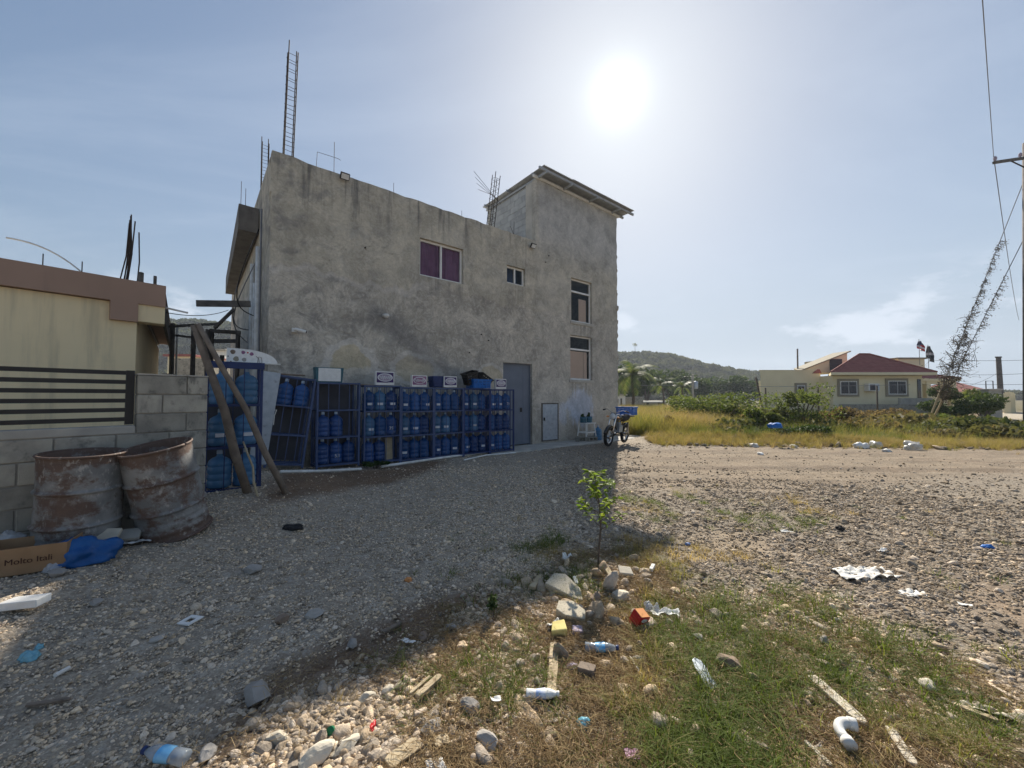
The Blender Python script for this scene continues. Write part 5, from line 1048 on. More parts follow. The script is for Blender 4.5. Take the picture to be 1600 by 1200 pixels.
def hwin(x0, x1, z0, z1, y0):
    w = rb(x0-4, x1+4, y0-.07, y0-.002, z0-.18, z1+.2, 'window_surround', M['housetrim'])
    rb(x0-.6, x1+.6, y0-.09, y0-.072, z0-.03, z1+.03, 'frame', M['white'], w); rb(x0+.6, (x0+x1)/2-.5, y0-.1, y0-.092, z0+.05, z1-.05, 'pane', M['darkglass'], w); rb((x0+x1)/2+.5, x1-.6, y0-.1, y0-.092, z0+.05, z1-.05, 'pane', M['darkglass'], w)
    for k in range(1, 10): x = x0+(x1-x0)*k/10; rb(x-.12, x+.12, y0-.13, y0-.118, z0, z1, 'bar', M['steel'], w)
hwin(1312, 1337, 1.75, 2.72, 0); hwin(1387, 1414, 1.75, 2.76, 0); hwin(1263, 1274, 1.9, 2.45, 1.2)
rb(1433, 1438, -.05, -.002, 1.3, 2.9, 'side_window', M['darkglass'])
ac = rb(1349, 1366, -.45, -.01, 1.98, 2.55, 'air_conditioner', M['white'], rh, bevel=.03); rb(1351, 1359, -.47, -.452, 2.05, 2.48, 'fan_grille', M['darkfill'], ac); rb(1360, 1365, -.465, -.452, 2.05, 2.48, 'louvre', M['galv'], ac)
rb(1288, 1430, -1.5, -1.3, -.3, 1.0, 'plinth_wall', M['block']); rb(1382, 1430, -1.2, -1.0, -.3, 1.45, 'plinth_wall', M['conc'])
def flag(label, px, ytop, ybot, fy0, fy1, Yd, stripes):
    a_, b_ = AT(px, ytop, Yd), AT(px, ybot, Yd); t = T('flag', label, 'flag', (b_.x, Yd, b_.z), 0, None); h = a_.z-b_.z; MB().tube([(0, 0, -.3), (0, 0, h)], .02, 6).build('flagpole', M['wire'], t)
    z1, z0 = AT(px, fy0, Yd).z-b_.z, AT(px, fy1, Yd).z-b_.z; b = MB(); n = 12
    for j in range(n+1):
        for i in range(n+1): u, v = i/n, j/n; w = (.12+.5*math.sin(min(1, v*1.3)*2.2)*.8); b.v.append(((u-.25)*w*1.0+.03, .12*math.sin(u*9+v*2), z1-(z1-z0)*(v*(.75+.25*u))-.1*u*v))
    b.f = [(j*(n+1)+i, j*(n+1)+i+1, (j+1)*(n+1)+i+1, (j+1)*(n+1)+i) for j in range(n) for i in range(n)]
    m = bpy.data.materials.new('flag_cloth'); m.use_nodes = True; g = NG(m.node_tree); bs = g.n['Principled BSDF']; x, y, z = g.xyz(g.obj())
    if stripes:
        s_ = g.m('SINE', g.m('MULTIPLY', g.m('ADD', g.m('MULTIPLY', z, .6), x), 26.)); c = g.mix(g.step(s_, -.1, .1), (.5, .03, .04), (.7, .7, .7)); c = g.mix(g.m('GREATER_THAN', z, z0+(z1-z0)*.58), c, (.02, .03, .1))
    else: c = g.mix(g.m('MULTIPLY', g.m('GREATER_THAN', z, z0+(z1-z0)*.42), g.m('LESS_THAN', z, z0+(z1-z0)*.58)), (.012, .02, .03), (.45, .47, .48))
    g.put(bs.inputs['Base Color'], c); mb = b.build('cloth', m, t, smooth=True)
flag('small striped red and white flag on the villa roof', 1437, 530, 565, 533, 548, 33, True); flag('drooping dark flag beside the striped flag', 1451, 539, 570, 541, 565, 33, False)
pipe('antenna_pole', [AT(1246, 545, 34), AT(1246.5, 575, 34), (AT(1246.5, 575, 34).x, 34, 2.5)], .06, M['utility'], 'thin grey mast standing on the flat side of the villa', 'mast')
farhouse('low house with orange tile roof beyond the porch', 1513, 1546, 612, 45, M['housewall'], M['redtile'], ((.3, .4, .8, .8),), gable=True, group='houses beyond the field')
gp_ = T('gate_pier', 'grey gate pier with a lamp frame beside the flowering shrub', 'pier', (AT(1556, 640, 27).x, 27, 0)); MB().b2((-.45, 0, -.3), (.45, .6, 2.0)).build('shaft', M['conc'], gp_); MB().b2((-.5, -.05, 2.0), (.5, .65, 2.1)).build('cap', M['slab'], gp_, bevel=.02)
MB().tube([(-.25, .3, 2.1), (-.25, .3, 2.65), (.25, .3, 2.65), (.25, .3, 2.1)], .03, 6).build('lamp_frame', M['steel'], gp_)
bw = T('boundary_wall', 'cream boundary wall with posts along the far side of the track', 'wall', (AT(1580, 640, 36).x, 36, 0), R(35))
for k in range(5): MB().b2((k*1.3-.2, 0, -.3), (k*1.3+.2, .4, 1.9+.1*(k % 2))).build('post', M['housewall'], bw); MB().b2((k*1.3+.2, .1, -.3), (k*1.3+1.1, .3, 1.5)).build('panel', M['housewall'], bw)
struct(MB().add([(*PG(1500, 690)[:2], .03), (*PG(1700, 690)[:2], .03), (*AT(1640, 640, 40)[:2], .03), (*AT(1570, 640, 40)[:2], .03)], [(0, 1, 2, 3)]).build('track', mat('track_dirt', (.4, .35, .27), (.33, .28, .21), .8, .95, .3, 12)))

# wire fence in the field
for k, (px, py, Yd, hh, tl_) in enumerate(((1181, 589, 22, 2.6, -.55), (1278, 605, 24, 2.1, 0), (1370, 603, 24.5, 2.1, 0), (1196, 606, 23, 2.2, 0))):
    a_ = AT(px, py, Yd); t = tag(MB().tube([(a_.x-tl_, Yd, -.2), a_], .045, 6).build('fence_post', M['bark'], smooth=True), ('crooked leaning wooden fence post beside the villa side wall', 'thin fence post before the small villa window', 'thin fence post before the villa air conditioner', 'short fence post behind the leaning post')[k], 'post', 'field fence posts')
pipe('fence_wire', [AT(1181, 604, 22), AT(1278, 604, 24), AT(1370, 602, 24.5), AT(1422, 601, 25)], .012, M['wire'], 'single wire strung between the field fence posts', 'wire')
# utility poles and lines
up = Vector((AT(1606, 640, 15.6).x, 15.6, 0))
u = T('utility_pole', 'tall utility pole with a wooden crossarm, guyed by the vine-covered wires', 'utility pole', up)
ptop = AT(1605, 236, 15.6)-up; ptop = ptop*(11.9/ptop.z); MB().tube([(0, 0, -.5), ptop], [.17, .13], 14).build('shaft', M['utility'], u, smooth=True)
arm_a, arm_b = AT(1553, 254, 15.2)-up, Vector((1.2, .25, AT(1600, 238, 15.6).z)); u_ = bar(arm_a, arm_b, .09, .1).build('crossarm', M['plankgrey'], u)
for t_ in (.03, .6, .97): q = Vector(arm_a).lerp(arm_b, t_); MB().lathe([(0, .2), (.03, .19), (.06, .12), (.045, .09), (.06, .06), (.025, .03), (.02, 0)], 10, q+Vector((0, 0, .05))).build('insulator', M['lilac'], u, smooth=True)
MB().tube([Vector(arm_a).lerp(arm_b, .35), (.3, -.1, arm_b.z-.75)], .025, 6).build('brace', M['steel'], u); MB().box((.3, -.16, arm_b.z-.6), (.2, .12, .6)).build('bracket', M['steel'], u)
def line(name, a_, b_, sag, r_, label, mt=M['cable'], n=24, group='overhead wires'):
    a_, b_ = Vector(a_), Vector(b_); return pipe(name, [a_.lerp(b_, t)-Vector((0, 0, sag*4*t*(1-t))) for t in np.linspace(0, 1, n)], r_, mt, label, 'wire', group, 5)
arm = up+Vector(arm_a)+Vector((0, 0, .25))
line('overhead_wire', arm, AT(1529, -90, 7.2), .15, .01, 'overhead wire rising from the crossarm insulator toward the yard', M['wire'])
line('overhead_wire', arm, AT(1592, 500, 40), .8, .014, 'overhead wire dropping from the crossarm insulator toward the far track', M['wire'])
anc = PG(1447, 668); g1 = AT(1603, 275, 15.6); g2 = AT(1604, 365, 15.6); anc2 = anc+Vector((.35, .2, 0))
line('guy_wire', g1, anc, 0, .014, 'upper guy wire of the utility pole, wrapped in dead vine', M['wire'], 6, 'guy wires'); line('guy_wire', g2, anc2, 0, .014, 'lower guy wire of the utility pole beside the dead vine', M['wire'], 6, 'guy wires')
pipe('guy_guard', [anc, anc.lerp(g1, .2)], .04, M['palewood'], 'yellowish guard tube at the foot of the upper guy wire', 'guard tube', 'guy wire guards'); pipe('guy_guard', [anc2, anc2.lerp(g2, .22)], .04, M['palewood'], 'yellowish guard tube at the foot of the lower guy wire', 'guard tube', 'guy wire guards')
vt = T('dead_vine', 'dark dry vine climbing the two guy wires', 'vine', anc); q = random.Random(9); b = MB(); lv = []
for k in range(330):
    t_ = .16+.62*(q.random()**1.4); o_ = anc.lerp(g1, t_) if q.random() < .7 else anc2.lerp(g2, t_*1.05); w_ = .42*math.exp(-((t_-.3)/.16)**2)+.08; p = o_-anc; pts = [p]
    for j in range(4): p = p+Vector((q.gauss(.03, w_*.38), q.gauss(0, w_*.38), q.gauss(-.02, w_*.42))); pts.append(p); lv.append(p)
    b.tube(pts, [.013, .011, .009, .007, .004], 4)
b.build('stem', M['bark'], vt); vv = []; ff = []
for p in lv:
    for _ in range(3):
        c = p+Vector((q.gauss(0, .06), q.gauss(0, .06), q.gauss(0, .06))); a = Vector((q.gauss(0, 1), q.gauss(0, 1), q.gauss(0, 1))).normalized(); e = a.orthogonal().normalized(); s = q.uniform(.012, .04); o_ = len(vv); vv += [c+a*s, c+e*s*.6, c-a*s, c-e*s*.6]; ff.append((o_, o_+1, o_+2, o_+3))
mb = MB().add(vv, ff); lf = mb.build('foliage', M['vineleaf'], vt); at = lf.data.attributes.new('tone', 'FLOAT', 'POINT'); at.data.foreach_set('value', np.repeat(rng.random(len(lv)*3), 4).astype(np.float32))
fp = T('utility_pole', 'far bare utility pole beside the gate pier', 'utility pole', (AT(1562, 640, 52).x, 52, 0)); a_, b_ = AT(1560, 558, 52), AT(1565, 640, 52); MB().tube([(b_.x-fp.location.x, 0, -.3), (a_.x-fp.location.x, 0, a_.z)], [.3, .24], 10).build('shaft', M['utility'], fp); MB().box((a_.x-fp.location.x, 0, a_.z), (.6, .3, .15)).build('cap', M['steel'], fp)
for k, (ya, yb, px0, lab) in enumerate(((560, 559, 1480, 'topmost far wire crossing the far pole'), (583, 579, 1490, 'second far wire crossing the far pole'), (597, 597, 1500, 'third far wire below the pole hook'), (611, 610, 1560, 'lowest far wire running from the pole to the right'))): line('overhead_wire', AT(px0, ya+2, 53), AT(1660, yb, 50), .25, .022, lab)
line('overhead_wire', AT(1558, 583, 52), AT(1490, 608, 40), .3, .018, 'slanting service wire from the far pole to the porch')
tp = T('utility_pole', 'grey pole with a white transformer can among the far trees', 'utility pole', (AT(1083, 640, 55).x, 55, 0)); MB().tube([(0, 0, -.3), (0, 0, AT(1083, 585, 55).z)], .16, 8).build('shaft', M['conc'], tp); MB().lathe([(0, 0), (.28, 0), (.3, .1), (.3, 1.0), (.2, 1.1), (0, 1.12)], 12, (.42, 0, AT(1083, 608, 55).z)).build('transformer', M['galv'], tp, smooth=True)
line('overhead_wire', AT(966, 601, 50), AT(1050, 602, 55), .05, .02, 'pale wire strung in front of the tall coconut palm', M['wire'])
line('overhead_wire', HX+WD*.4+Vector((0, 0, 3.1)), BL(-.45, 4, 3.9), .1, .008, 'thin wire from the cream house eave to the grey building')

# ================================================================== MOTORCYCLE AND THINGS BY THE TOWER
fw, rw = PG(947, 701), PG(975, 694); hd = (fw-rw); hd.z = 0; mz = math.atan2(hd.y, hd.x)
mc = T('motorcycle', 'black motorcycle on its stand by the tower wall, round headlight', 'motorcycle', (rw.x, rw.y, max(rw.z, .036)), 0, None, (R(-5), 0, mz))
def wheel(x, lab):
    w = MB().tube([(x+.245*math.cos(a), 0, .3+.245*math.sin(a)) for a in np.linspace(0, 6.283, 33)], .052, 8).build(lab, M['rubber'], mc, smooth=True)
    MB().tube([(x+.2*math.cos(a), 0, .3+.2*math.sin(a)) for a in np.linspace(0, 6.283, 33)], .02, 6).build('rim', M['chrome'], w, smooth=True)
    MB().tube([(x, -.06, .3), (x, .06, .3)], .05, 10).build('hub', M['chrome'], w)
    b = MB()
    for k in range(14): a = k*6.283/14; b.tube([(x, (-1)**k*.04, .3), (x+.2*math.cos(a), 0, .3+.2*math.sin(a))], .004, 4)
    b.build('spokes', M['chrome'], w)
wheel(0, 'rear_wheel'); wheel(1.24, 'front_wheel')
for s in (-1, 1): MB().tube([(1.24, s*.085, .3), (1.03, s*.085, .82), (.97, s*.085, .98)], [.022, .026, .022], 8).build('fork', M['chrome'], mc, smooth=True); MB().tube([(0, s*.1, .3), (.45, s*.1, .36)], .02, 6).build('swingarm', M['black'], mc); MB().tube([(0, s*.12, .3), (.12, s*.12, .68)], .03, 8).build('shock', M['chrome'], mc)
MB().tube([(.95, 0, .9), (.85, 0, .6), (.6, 0, .4), (.4, 0, .42), (.2, 0, .7), (.85, 0, .84)], .022, 6).build('frame', M['black'], mc)
MB().tube([(1.24+.31*math.cos(a), 0, .3+.31*math.sin(a)) for a in np.linspace(.3, 2.3, 12)], [.045]*12, 8).build('mudguard', M['paintblk'], mc, smooth=True); MB().tube([(.31*math.cos(a), 0, .3+.31*math.sin(a)) for a in np.linspace(.9, 2.9, 12)], .05, 8).build('mudguard', M['paintblk'], mc, smooth=True)
v, f = ICO[3]; MB().add(v*np.array((.24, .13, .12))+np.array((.68, 0, .84)), f).build('fuel_tank', M['paintblk'], mc, smooth=True)
MB().tube([(.5, 0, .83), (.25, 0, .8), (0, 0, .82), (-.22, 0, .86)], [.09, .11, .11, .07], 10).build('seat', M['rubber'], mc, smooth=True)
b = MB(); b.box((.58, 0, .5), (.26, .2, .2)); b.box((.66, 0, .62), (.14, .16, .16), (0, .3, 0)); [b.box((.66, 0, .56+.03*k), (.2, .22, .008)) for k in range(5)]; b.build('engine', M['galv'], mc, bevel=.01)
MB().tube([(.7, -.1, .5), (.55, -.15, .3), (.2, -.17, .32), (-.2, -.17, .4)], [.02, .025, .045, .05], 8).build('exhaust', M['chrome'], mc, smooth=True)
MB().tube([(.86, .38, 1.06), (.95, .25, 1.1), (.98, .06, 1.0), (.98, -.06, 1.0), (.95, -.25, 1.1), (.86, -.38, 1.06)], .013, 6).build('handlebar', M['chrome'], mc, smooth=True)
for s in (-1, 1): MB().tube([(.9, s*.3, 1.085), (.84, s*.42, 1.05)], .02, 8).build('grip', M['rubber'], mc); MB().tube([(1.02, s*.13, .88), (1.05, s*.2, .88)], .022, 8).build('indicator', M['orange'], mc)
hl = MB().lathe([(0, -.12), (.06, -.1), (.095, -.02), (.1, .02)], 16, (1.03, 0, .9), Matrix.Rotation(R(84), 3, 'Y')).build('headlight', M['paintblk'], mc, smooth=True); MB().lathe([(0, .05), (.06, .042), (.092, .022)], 16, (1.03, 0, .9), Matrix.Rotation(R(84), 3, 'Y')).build('lens', M['glasslens'], hl, smooth=True)
MB().tube([(.5, -.12, .3), (.45, -.3, .02)], .014, 6).build('kickstand', M['steel'], mc); MB().tube([(.55, -.2, .3), (.55, .2, .3)], .014, 6).build('footpegs', M['rubber'], mc); MB().box((-.3, 0, .86), (.3, .26, .02)).build('carrier', M['steel'], mc)
q = rw+Matrix.Rotation(mz, 3, 'Z') @ Vector((-.26, 0, .93)); crate('plastic_crate', 'blue slatted crate strapped on the motorcycle carrier', (q.x, q.y, q.z), mz+R(90), .52, .36, .26, M['crate'], 5)
# stool on blocks
def cblock(x, y, z, rz, label):
    t = T('concrete_block', label, 'block', BL(x, y, z), YAW+rz, 'hollow blocks under the stool'); b = MB()
    b.b2((-.195, -.07, 0), (.195, -.045, .15)); b.b2((-.195, .045, 0), (.195, .07, .15)); [b.b2((u-.015, -.045, 0), (u+.015, .045, .15)) for u in (-.18, 0, .18)]
    M_ = Matrix.Rotation(R(90), 4, 'X'); b.v = [tuple(M_ @ Vector(p)) for p in b.v]; b.v = [(p[0], p[1]*1.0+.07, p[2]+.07) for p in b.v]; b.build('body', M['block'], t, bevel=.004)
cblock(8.95, -.42, .03, .15, 'grey hollow block under the stool leg nearest the cupboard door'); cblock(9.3, -.62, .03, -.1, 'hollow block with its holes facing out, front of the stool'); cblock(9.62, -.42, .03, .1, 'hollow block behind the white bag under the stool')
st = T('plastic_stool', 'white plastic stool standing on concrete blocks against the tower', 'stool', BL(9.28, -.42, .19), YAW)
MB().b2((-.26, -.2, .42), (.26, .2, .45)).build('seat', M['white'], st, bevel=.01)
for sx in (-1, 1):
    for sy in (-1, 1): MB().tube([(sx*.25, sy*.19, 0), (sx*.2, sy*.15, .42)], [.022, .028], 6).build('leg', M['white'], st)
for sy in (-1, 1): MB().box((0, sy*.18, .13), (.44, .02, .04)).build('stretcher', M['white'], st)
for sx in (-1, 1): MB().box((sx*.235, 0, .13), (.02, .34, .04)).build('stretcher', M['white'], st)
def cutjug(x, lab, seed):
    t = T('cut_jug', lab, 'pot', BL(x, -.4, .645), YAW, 'cut jugs on the stool'); MB().lathe([(0, .003), (.115, 0), (.12, .06), (.114, .08), (.12, .1), (.12, .2), (.116, .2), (.11, .02)], 18).build('pot', plasticmat('teal_jug', (.05, .15, .2), .2), t, smooth=True); foliage('plant', (0, 0, .24), (.11, .11, .09), 120, .03, M['darkleaf'], t, seed, 4)
cutjug(9.14, 'teal cut jug with a dark plant, the one nearer the cupboard door', 91); cutjug(9.42, 'teal cut jug with a sparse plant, the one nearer the motorcycle', 92)
q = BL(9.78, -.5, .03); o = jug(q, 'jugpale', 'pale jug standing on the apron beside the stool', 0); o['group'] = 'loose jugs'
q = BL(10.4, -.55, .03); tag(MB().lathe([(0, 0), (.1, 0), (.13, .1), (.125, .1), (.1, .015)], 16).build('flower_pot', M['blackrag'], None, q, None, True), 'small dark pot lying on the apron between stool and motorcycle', 'pot')
# planter and dead twig by the path
pl = T('planter_wall', 'low grey block planter beyond the motorcycle', 'planter', BL(12.15, .75, 0), YAW); 
for k in range(3):
    for c in range(3): MB().box((.2+.4*k+(.0 if c % 2 else .1)-.05, 0, .1+.2*c), (.39, .15, .19)).build('block', M['block'], pl, bevel=.005)
MB().b2((0, .075, 0), (1.25, .8, .52)).build('soil', M['rockbrown'], pl)
tw = T('dead_shrub', 'bare twiggy dead shrub rising beside the block planter', 'shrub', BL(13.4, .9, 0)); q = random.Random(4); b = MB()
for k in range(16):
    a = q.random()*6.28; p = Vector((0, 0, 0)); d = Vector((math.cos(a)*.5, math.sin(a)*.5, 1)).normalized(); pts = [p]
    for j in range(5): d = (d+Vector((q.gauss(0, .3), q.gauss(0, .3), q.gauss(.05, .15)))).normalized(); p = p+d*q.uniform(.12, .26); pts.append(p)
    b.tube(pts, [.014, .012, .01, .008, .006, .003], 4)
b.build('stem', M['bark'], tw); foliage('leaves', (0, 0, .4), (.4, .4, .35), 260, .035, M['dryleaf'], tw, 44, 5)

# ================================================================== SAPLING
sp = PG(934, 884); sa = T('sapling', 'young bright green sapling growing from the pile of rubble', 'sapling', sp)
b = MB(); main = [(0, 0, -.05), (.012, 0, .15), (.03, .005, .32), (.02, .0, .5), (-.01, 0, .68), (-.02, 0, .8)]; b.tube(main, [.009, .0085, .0075, .006, .004, .002], 6); tips = []
q = random.Random(12)
for k in range(13):
    t_ = .3+.036*k; p0 = Vector((.02, 0, t_)); a = k*2.4; L = .19*(1-(t_-.3)*.9); p1 = p0+Vector((math.cos(a)*L, math.sin(a)*L, L*.75)); b.tube([p0, p0.lerp(p1, .5)+Vector((0, 0, -.01)), p1], [.004, .003, .0015], 4); tips += [p0.lerp(p1, u) for u in (.35, .55, .7, .85, 1, 1)]
tips += [Vector((-.01, 0, .6+.04*k)) for k in range(6)]*2
b.build('stem', M['bark'], sa, smooth=True)
lfv = [(0, 0, 0), (.3, .16, .05), (.62, .19, .03), (1, 0, -.1), (.62, -.19, .03), (.3, -.16, .05), (.45, 0, -.02)]; lff = [(0, 6, 1), (1, 6, 2), (2, 6, 3), (3, 6, 4), (4, 6, 5), (5, 6, 0)]
l0 = None
for p in tips:
    for _ in range(3 if q.random() < .6 else 4):
        s = q.uniform(.035, .075); ro = (q.gauss(0, .5), q.uniform(-.5, .6), q.random()*6.28)
        if l0 is None: l0 = MB().add(lfv, lff).build('leaf', M['leaf'], sa, p, ro, smooth=True); l0.scale = (s, s, s)
        else: inst('leaf', l0.data, sa, p, ro, (s, s, s))
ws = PG(770, 972); we = T('weed', 'small dark leafy weed at the edge of the shade', 'weed', ws); MB().tube([(0, 0, -.02), (.005, 0, .1), (0, .01, .2)], [.004, .003, .002], 5).build('stem', M['bark'], we); foliage('leaves', (0, 0, .13), (.04, .04, .09), 110, .018, M['darkleaf'], we, 5, 6)

# ================================================================== RUBBISH AND RUBBLE
def slabchunk(px, py, poly, th, rot, mt, label, name='concrete_chunk', cat='rubble', dz=0., bevel=.006):
    p = PG(px, py); return tag(MB().prism(poly, 0, th).build(name, mt, None, (p.x, p.y, p.z+dz), rot, bevel=bevel), label, cat)
speck = mat('terrazzo_concrete', (.56, .5, .38), (.46, .41, .31), 8, .92, .3, 60, c3=(.24, .2, .15), s3=110, t3=(.56, .62))
slabchunk(850, 925, [(0, 0), (.06, .13), (.15, .15), (.27, .02), (.29, -.1), (.22, -.09)], .06, (R(14), R(8), R(-8)), speck, 'large wedge of speckled concrete slab below the sapling', dz=.02)
slabchunk(868, 965, [(0, 0), (.02, .09), (.12, .1), (.2, .02), (.19, -.06), (.06, -.05)], .055, (R(10), R(4), R(-4)), speck, 'smaller broken speckled concrete piece in front of the large wedge', dz=.01)
slabchunk(826, 925, [(0, 0), (.05, .15), (.09, .15), (.05, -.01)], .03, (R(8), 0, R(-10)), M['palewood'], 'narrow tan stone strip beside the large concrete wedge', 'stone_strip', dz=.02)
slabchunk(968, 905, [(0, 0), (.0, .09), (.1, .075), (.11, -.01)], .025, (R(18), 0, R(-5)), M['rockpale'], 'small cream tile leaning on the rubble behind the sapling', 'broken_tile', 'tile', .03)
slabchunk(950, 905, [(0, 0), (-.01, .12), (.04, .11), (.05, -.01)], .02, (R(15), R(6), R(8)), M['palewood'], 'thin broken board next to the cream tile', 'broken_board', 'board', .02)
slabchunk(898, 918, [(0, 0), (.01, .07), (.04, .068), (.03, -.003)], .02, (R(20), 0, R(15)), M['foam'], 'tiny white plastic block on the brown rubble', 'plastic_block', 'scrap', .02, .003)
slabchunk(862, 1000, [(0, 0), (.02, .08), (.1, .09), (.1, .0)], .05, (R(8), R(-4), R(4)), M['yellow'], 'yellow foam block below the concrete pieces', 'foam_block', 'foam', .01)
slabchunk(893, 995, [(0, 0), (.01, .06), (.08, .07), (.075, .0)], .03, (R(4), R(8), R(2)), M['lilac'], 'lilac foam scrap beside the yellow block', 'foam_scrap', 'foam', .01)
slabchunk(1014, 895, [(0, 0), (.03, .09), (.06, .085), (.03, -.005)], .03, (R(6), 0, R(-15)), M['foam'], 'white foam stub on the dark gravel near the sapling', 'foam_stub', 'foam', .01, .004)
p = PG(994, 978); cb = T('juice_carton', 'red juice carton lying in the grass beside white plastic', 'carton', (p.x, p.y, p.z+.01), 0, None, (R(22), R(12), R(28)))
MB().box((0, 0, .045), (.085, .075, .1)).build('body', M['red'], cb, bevel=.004); MB().box((0, -.0005, .0965), (.075, .068, .003)).build('top_panel', M['orange'], cb)
for s, zz in ((1, .07), (.6, .03)): MB().prism([(.026*s*math.cos(a), zz+.013*s*math.sin(a)) for a in np.linspace(0, 6.28, 18, False)], .038, .0395, Matrix.Rotation(R(90), 4, 'X')).build('white_oval', M['sticker'], cb)
BOT = [(0, 0), (.026, 0), (.031, .006), (.031, .05), (.0295, .055), (.031, .06), (.031, .075), (.031, .13), (.029, .15), (.018, .178), (.012, .188), (.012, .198)]
def bottle(px, py, label, rz, wrap, s=1., pit=88, body='petclear', dz=.03, squash=.8):
    p = PG(px, py); t = T('plastic_bottle', label, 'bottle', (p.x, p.y, p.z+dz*s), 0, None, (R(pit), 0, rz)); m2 = MB().lathe(BOT, 18); m2.v = [(x*s*(1+.08*math.sin(z*70)), y*s*squash*(1+.1*math.sin(z*55+x*60)), z*s) for x, y, z in m2.v]; m2.build('body', M[body], t, smooth=True)
    m3 = MB().lathe([(.0318, .062), (.0322, .064), (.0322, .118), (.0318, .12)], 18); m3.v = [(x*s*(1+.08*math.sin(z*70)), y*s*squash*(1+.1*math.sin(z*55+x*60))*1.02, z*s) for x, y, z in m3.v]; m3.build('label_band', M[wrap], t, smooth=True)
    m4 = MB().lathe([(.0145, .186), (.015, .188), (.015, .204), (0, .205)], 12); m4.v = [(x*s, y*s, z*s) for x, y, z in m4.v]; m4.build('cap', M['blue'] if wrap == 'petblue' else M['foam'], t, smooth=True); return t
bottle(914, 1020, 'crushed clear bottle with a light blue band in the grass below the yellow foam', R(85), 'petblue', .95, dz=.035)
bottle(822, 1092, 'small bottle wrapped in white and blue lying beside the pale plank', R(88), 'whiteblue', .8, body='foam', dz=.03)
bottle(291, 1196, 'clear bottle with blue cap and band on the gravel near the cream stones', R(-98), 'petblue', 1.0, dz=.03)
bottle(208, 838, 'small blue-labelled bottle at the foot of the tilted drum', R(75), 'petblue', 1.0, dz=.03)
def plank(a_, b_, w, th, mt, label, name='wood_plank', dz=.012, cat='plank', roll=0):
    p, q = PG(*a_), PG(*b_); d = q-p; L = d.length; n = 9; b = MB(); r = random.Random(int(a_[0]*7+a_[1]))
    for i in range(n+1):
        x = L*i/n; e = r.uniform(-.06, .06)*w; ww = w*(1 if 0 < i < n else r.uniform(.5, .9))
        for y, z in ((-ww/2+e, 0), (ww/2+e, 0), (ww/2+e*.5, th), (-ww/2+e*.5, th)): b.v.append((x, y, z))
    for i in range(n):
        for k in range(4): b.f.append((i*4+k, i*4+(k+1) % 4, i*4+4+(k+1) % 4, i*4+4+k))
    b.f += [(3, 2, 1, 0), (n*4, n*4+1, n*4+2, n*4+3)]; eu = d.to_track_quat('X', 'Z').to_euler(); o = b.build(name, mt, None, (p.x, p.y, p.z+dz), eu, bevel=.003); return tag(o, label, cat)
PW = M['palewood']
plank((862, 1095), (866, 1012), .05, .02, PW, 'upright pale weathered plank in the grass above the white bottle'); plank((652, 1102), (688, 1068), .035, .02, PW, 'short tan plank, the one next to the yellow scrap', dz=.03); plank((640, 1096), (672, 1068), .018, .012, PW, 'narrow splinter alongside the short tan plank', dz=.03)
plank((1268, 1064), (1352, 1140), .055, .02, M['rockpale'], 'grey-white plank half sunk in grass pointing at the pipe elbow'); plank((1388, 1145), (1428, 1205), .04, .02, M['rockpale'], 'pale broken plank beyond the white pipe elbow'); plank((1490, 1108), (1560, 1135), .03, .02, PW, 'thin pale stick in front of the twisted pale cloth')
plank((605, 1205), (655, 1168), .07, .012, PW, 'curled tan cardboard strip at the edge of the cream stones', 'cardboard_strip', .02, 'cardboard'); plank((598, 1188), (632, 1163), .03, .01, M['wood'], 'thin brown strip behind the curled cardboard'); plank((980, 1100), (968, 1074), .025, .015, PW, 'small pale chip below the crushed bottle, the straight one'); plank((1005, 1110), (978, 1092), .014, .01, PW, 'small pale splinter crossing the straight chip'); plank((985, 1030), (1004, 1062), .014, .008, M['pvc'], 'thin white strip beside the brown rock and crushed bottle', cat='strip'); plank((40, 1108), (110, 1098), .02, .012, M['wood'], 'grey stick lying on the shaded gravel'); plank((1258, 1165), (1300, 1205), .02, .015, M['rockpale'], 'bleached root lying toward the white pipe elbow', 'bleached_root', .01, 'root'); plank((598, 993), (628, 977), .03, .015, M['wood'], 'weathered wood chip at the edge of the brown dirt'); plank((1298, 688), (1324, 686), .1, .05, PW, 'short pale board in the verge grass', dz=.05); plank((1480, 648), (1497, 663), .1, .04, M['rockpale'], 'pale board standing out of the weeds below the dark shrub', dz=.25); plank((930, 1060), (905, 1052), .06, .04, M['wood'], 'dark wood block beside the upright pale plank')
# pvc elbow
p = PG(1322, 1172); el_ = T('pipe_elbow', 'white plastic pipe elbow lying in the grass', 'pipe', (p.x, p.y, p.z+.045), R(-10)); arc = [(.05-.05*math.cos(a), .05*math.sin(a)+.03, .0+.012*math.sin(a)) for a in np.linspace(0, 1.9, 10)]
MB().tube([(0, -.02, 0), (0, .02, 0)]+arc, .021, 14).build('bend', M['pvc'], el_, smooth=True); MB().tube([(0, -.035, 0), (0, -.005, 0)], .0255, 14).build('socket', M['pvc'], el_, smooth=True); MB().tube([arc[-2], (arc[-1][0]+.018, arc[-1][1]-.004, arc[-1][2])], .0255, 14).build('socket', M['pvc'], el_, smooth=True)
# insole
p = PG(1100, 1060); so = [(.0, -.085), (.028, -.08), (.036, -.05), (.03, -.01), (.034, .04), (.026, .085), (.0, .1), (-.022, .085), (-.03, .04), (-.026, -.01), (-.03, -.05), (-.024, -.08)]
ins = T('shoe_insole', 'silver-white shoe insole beside the brown rock', 'insole', (p.x, p.y, p.z+.02), 0, None, (R(12), R(5), R(4))); MB().prism(so, 0, .006).build('pad', M['galv'], ins, bevel=.002)
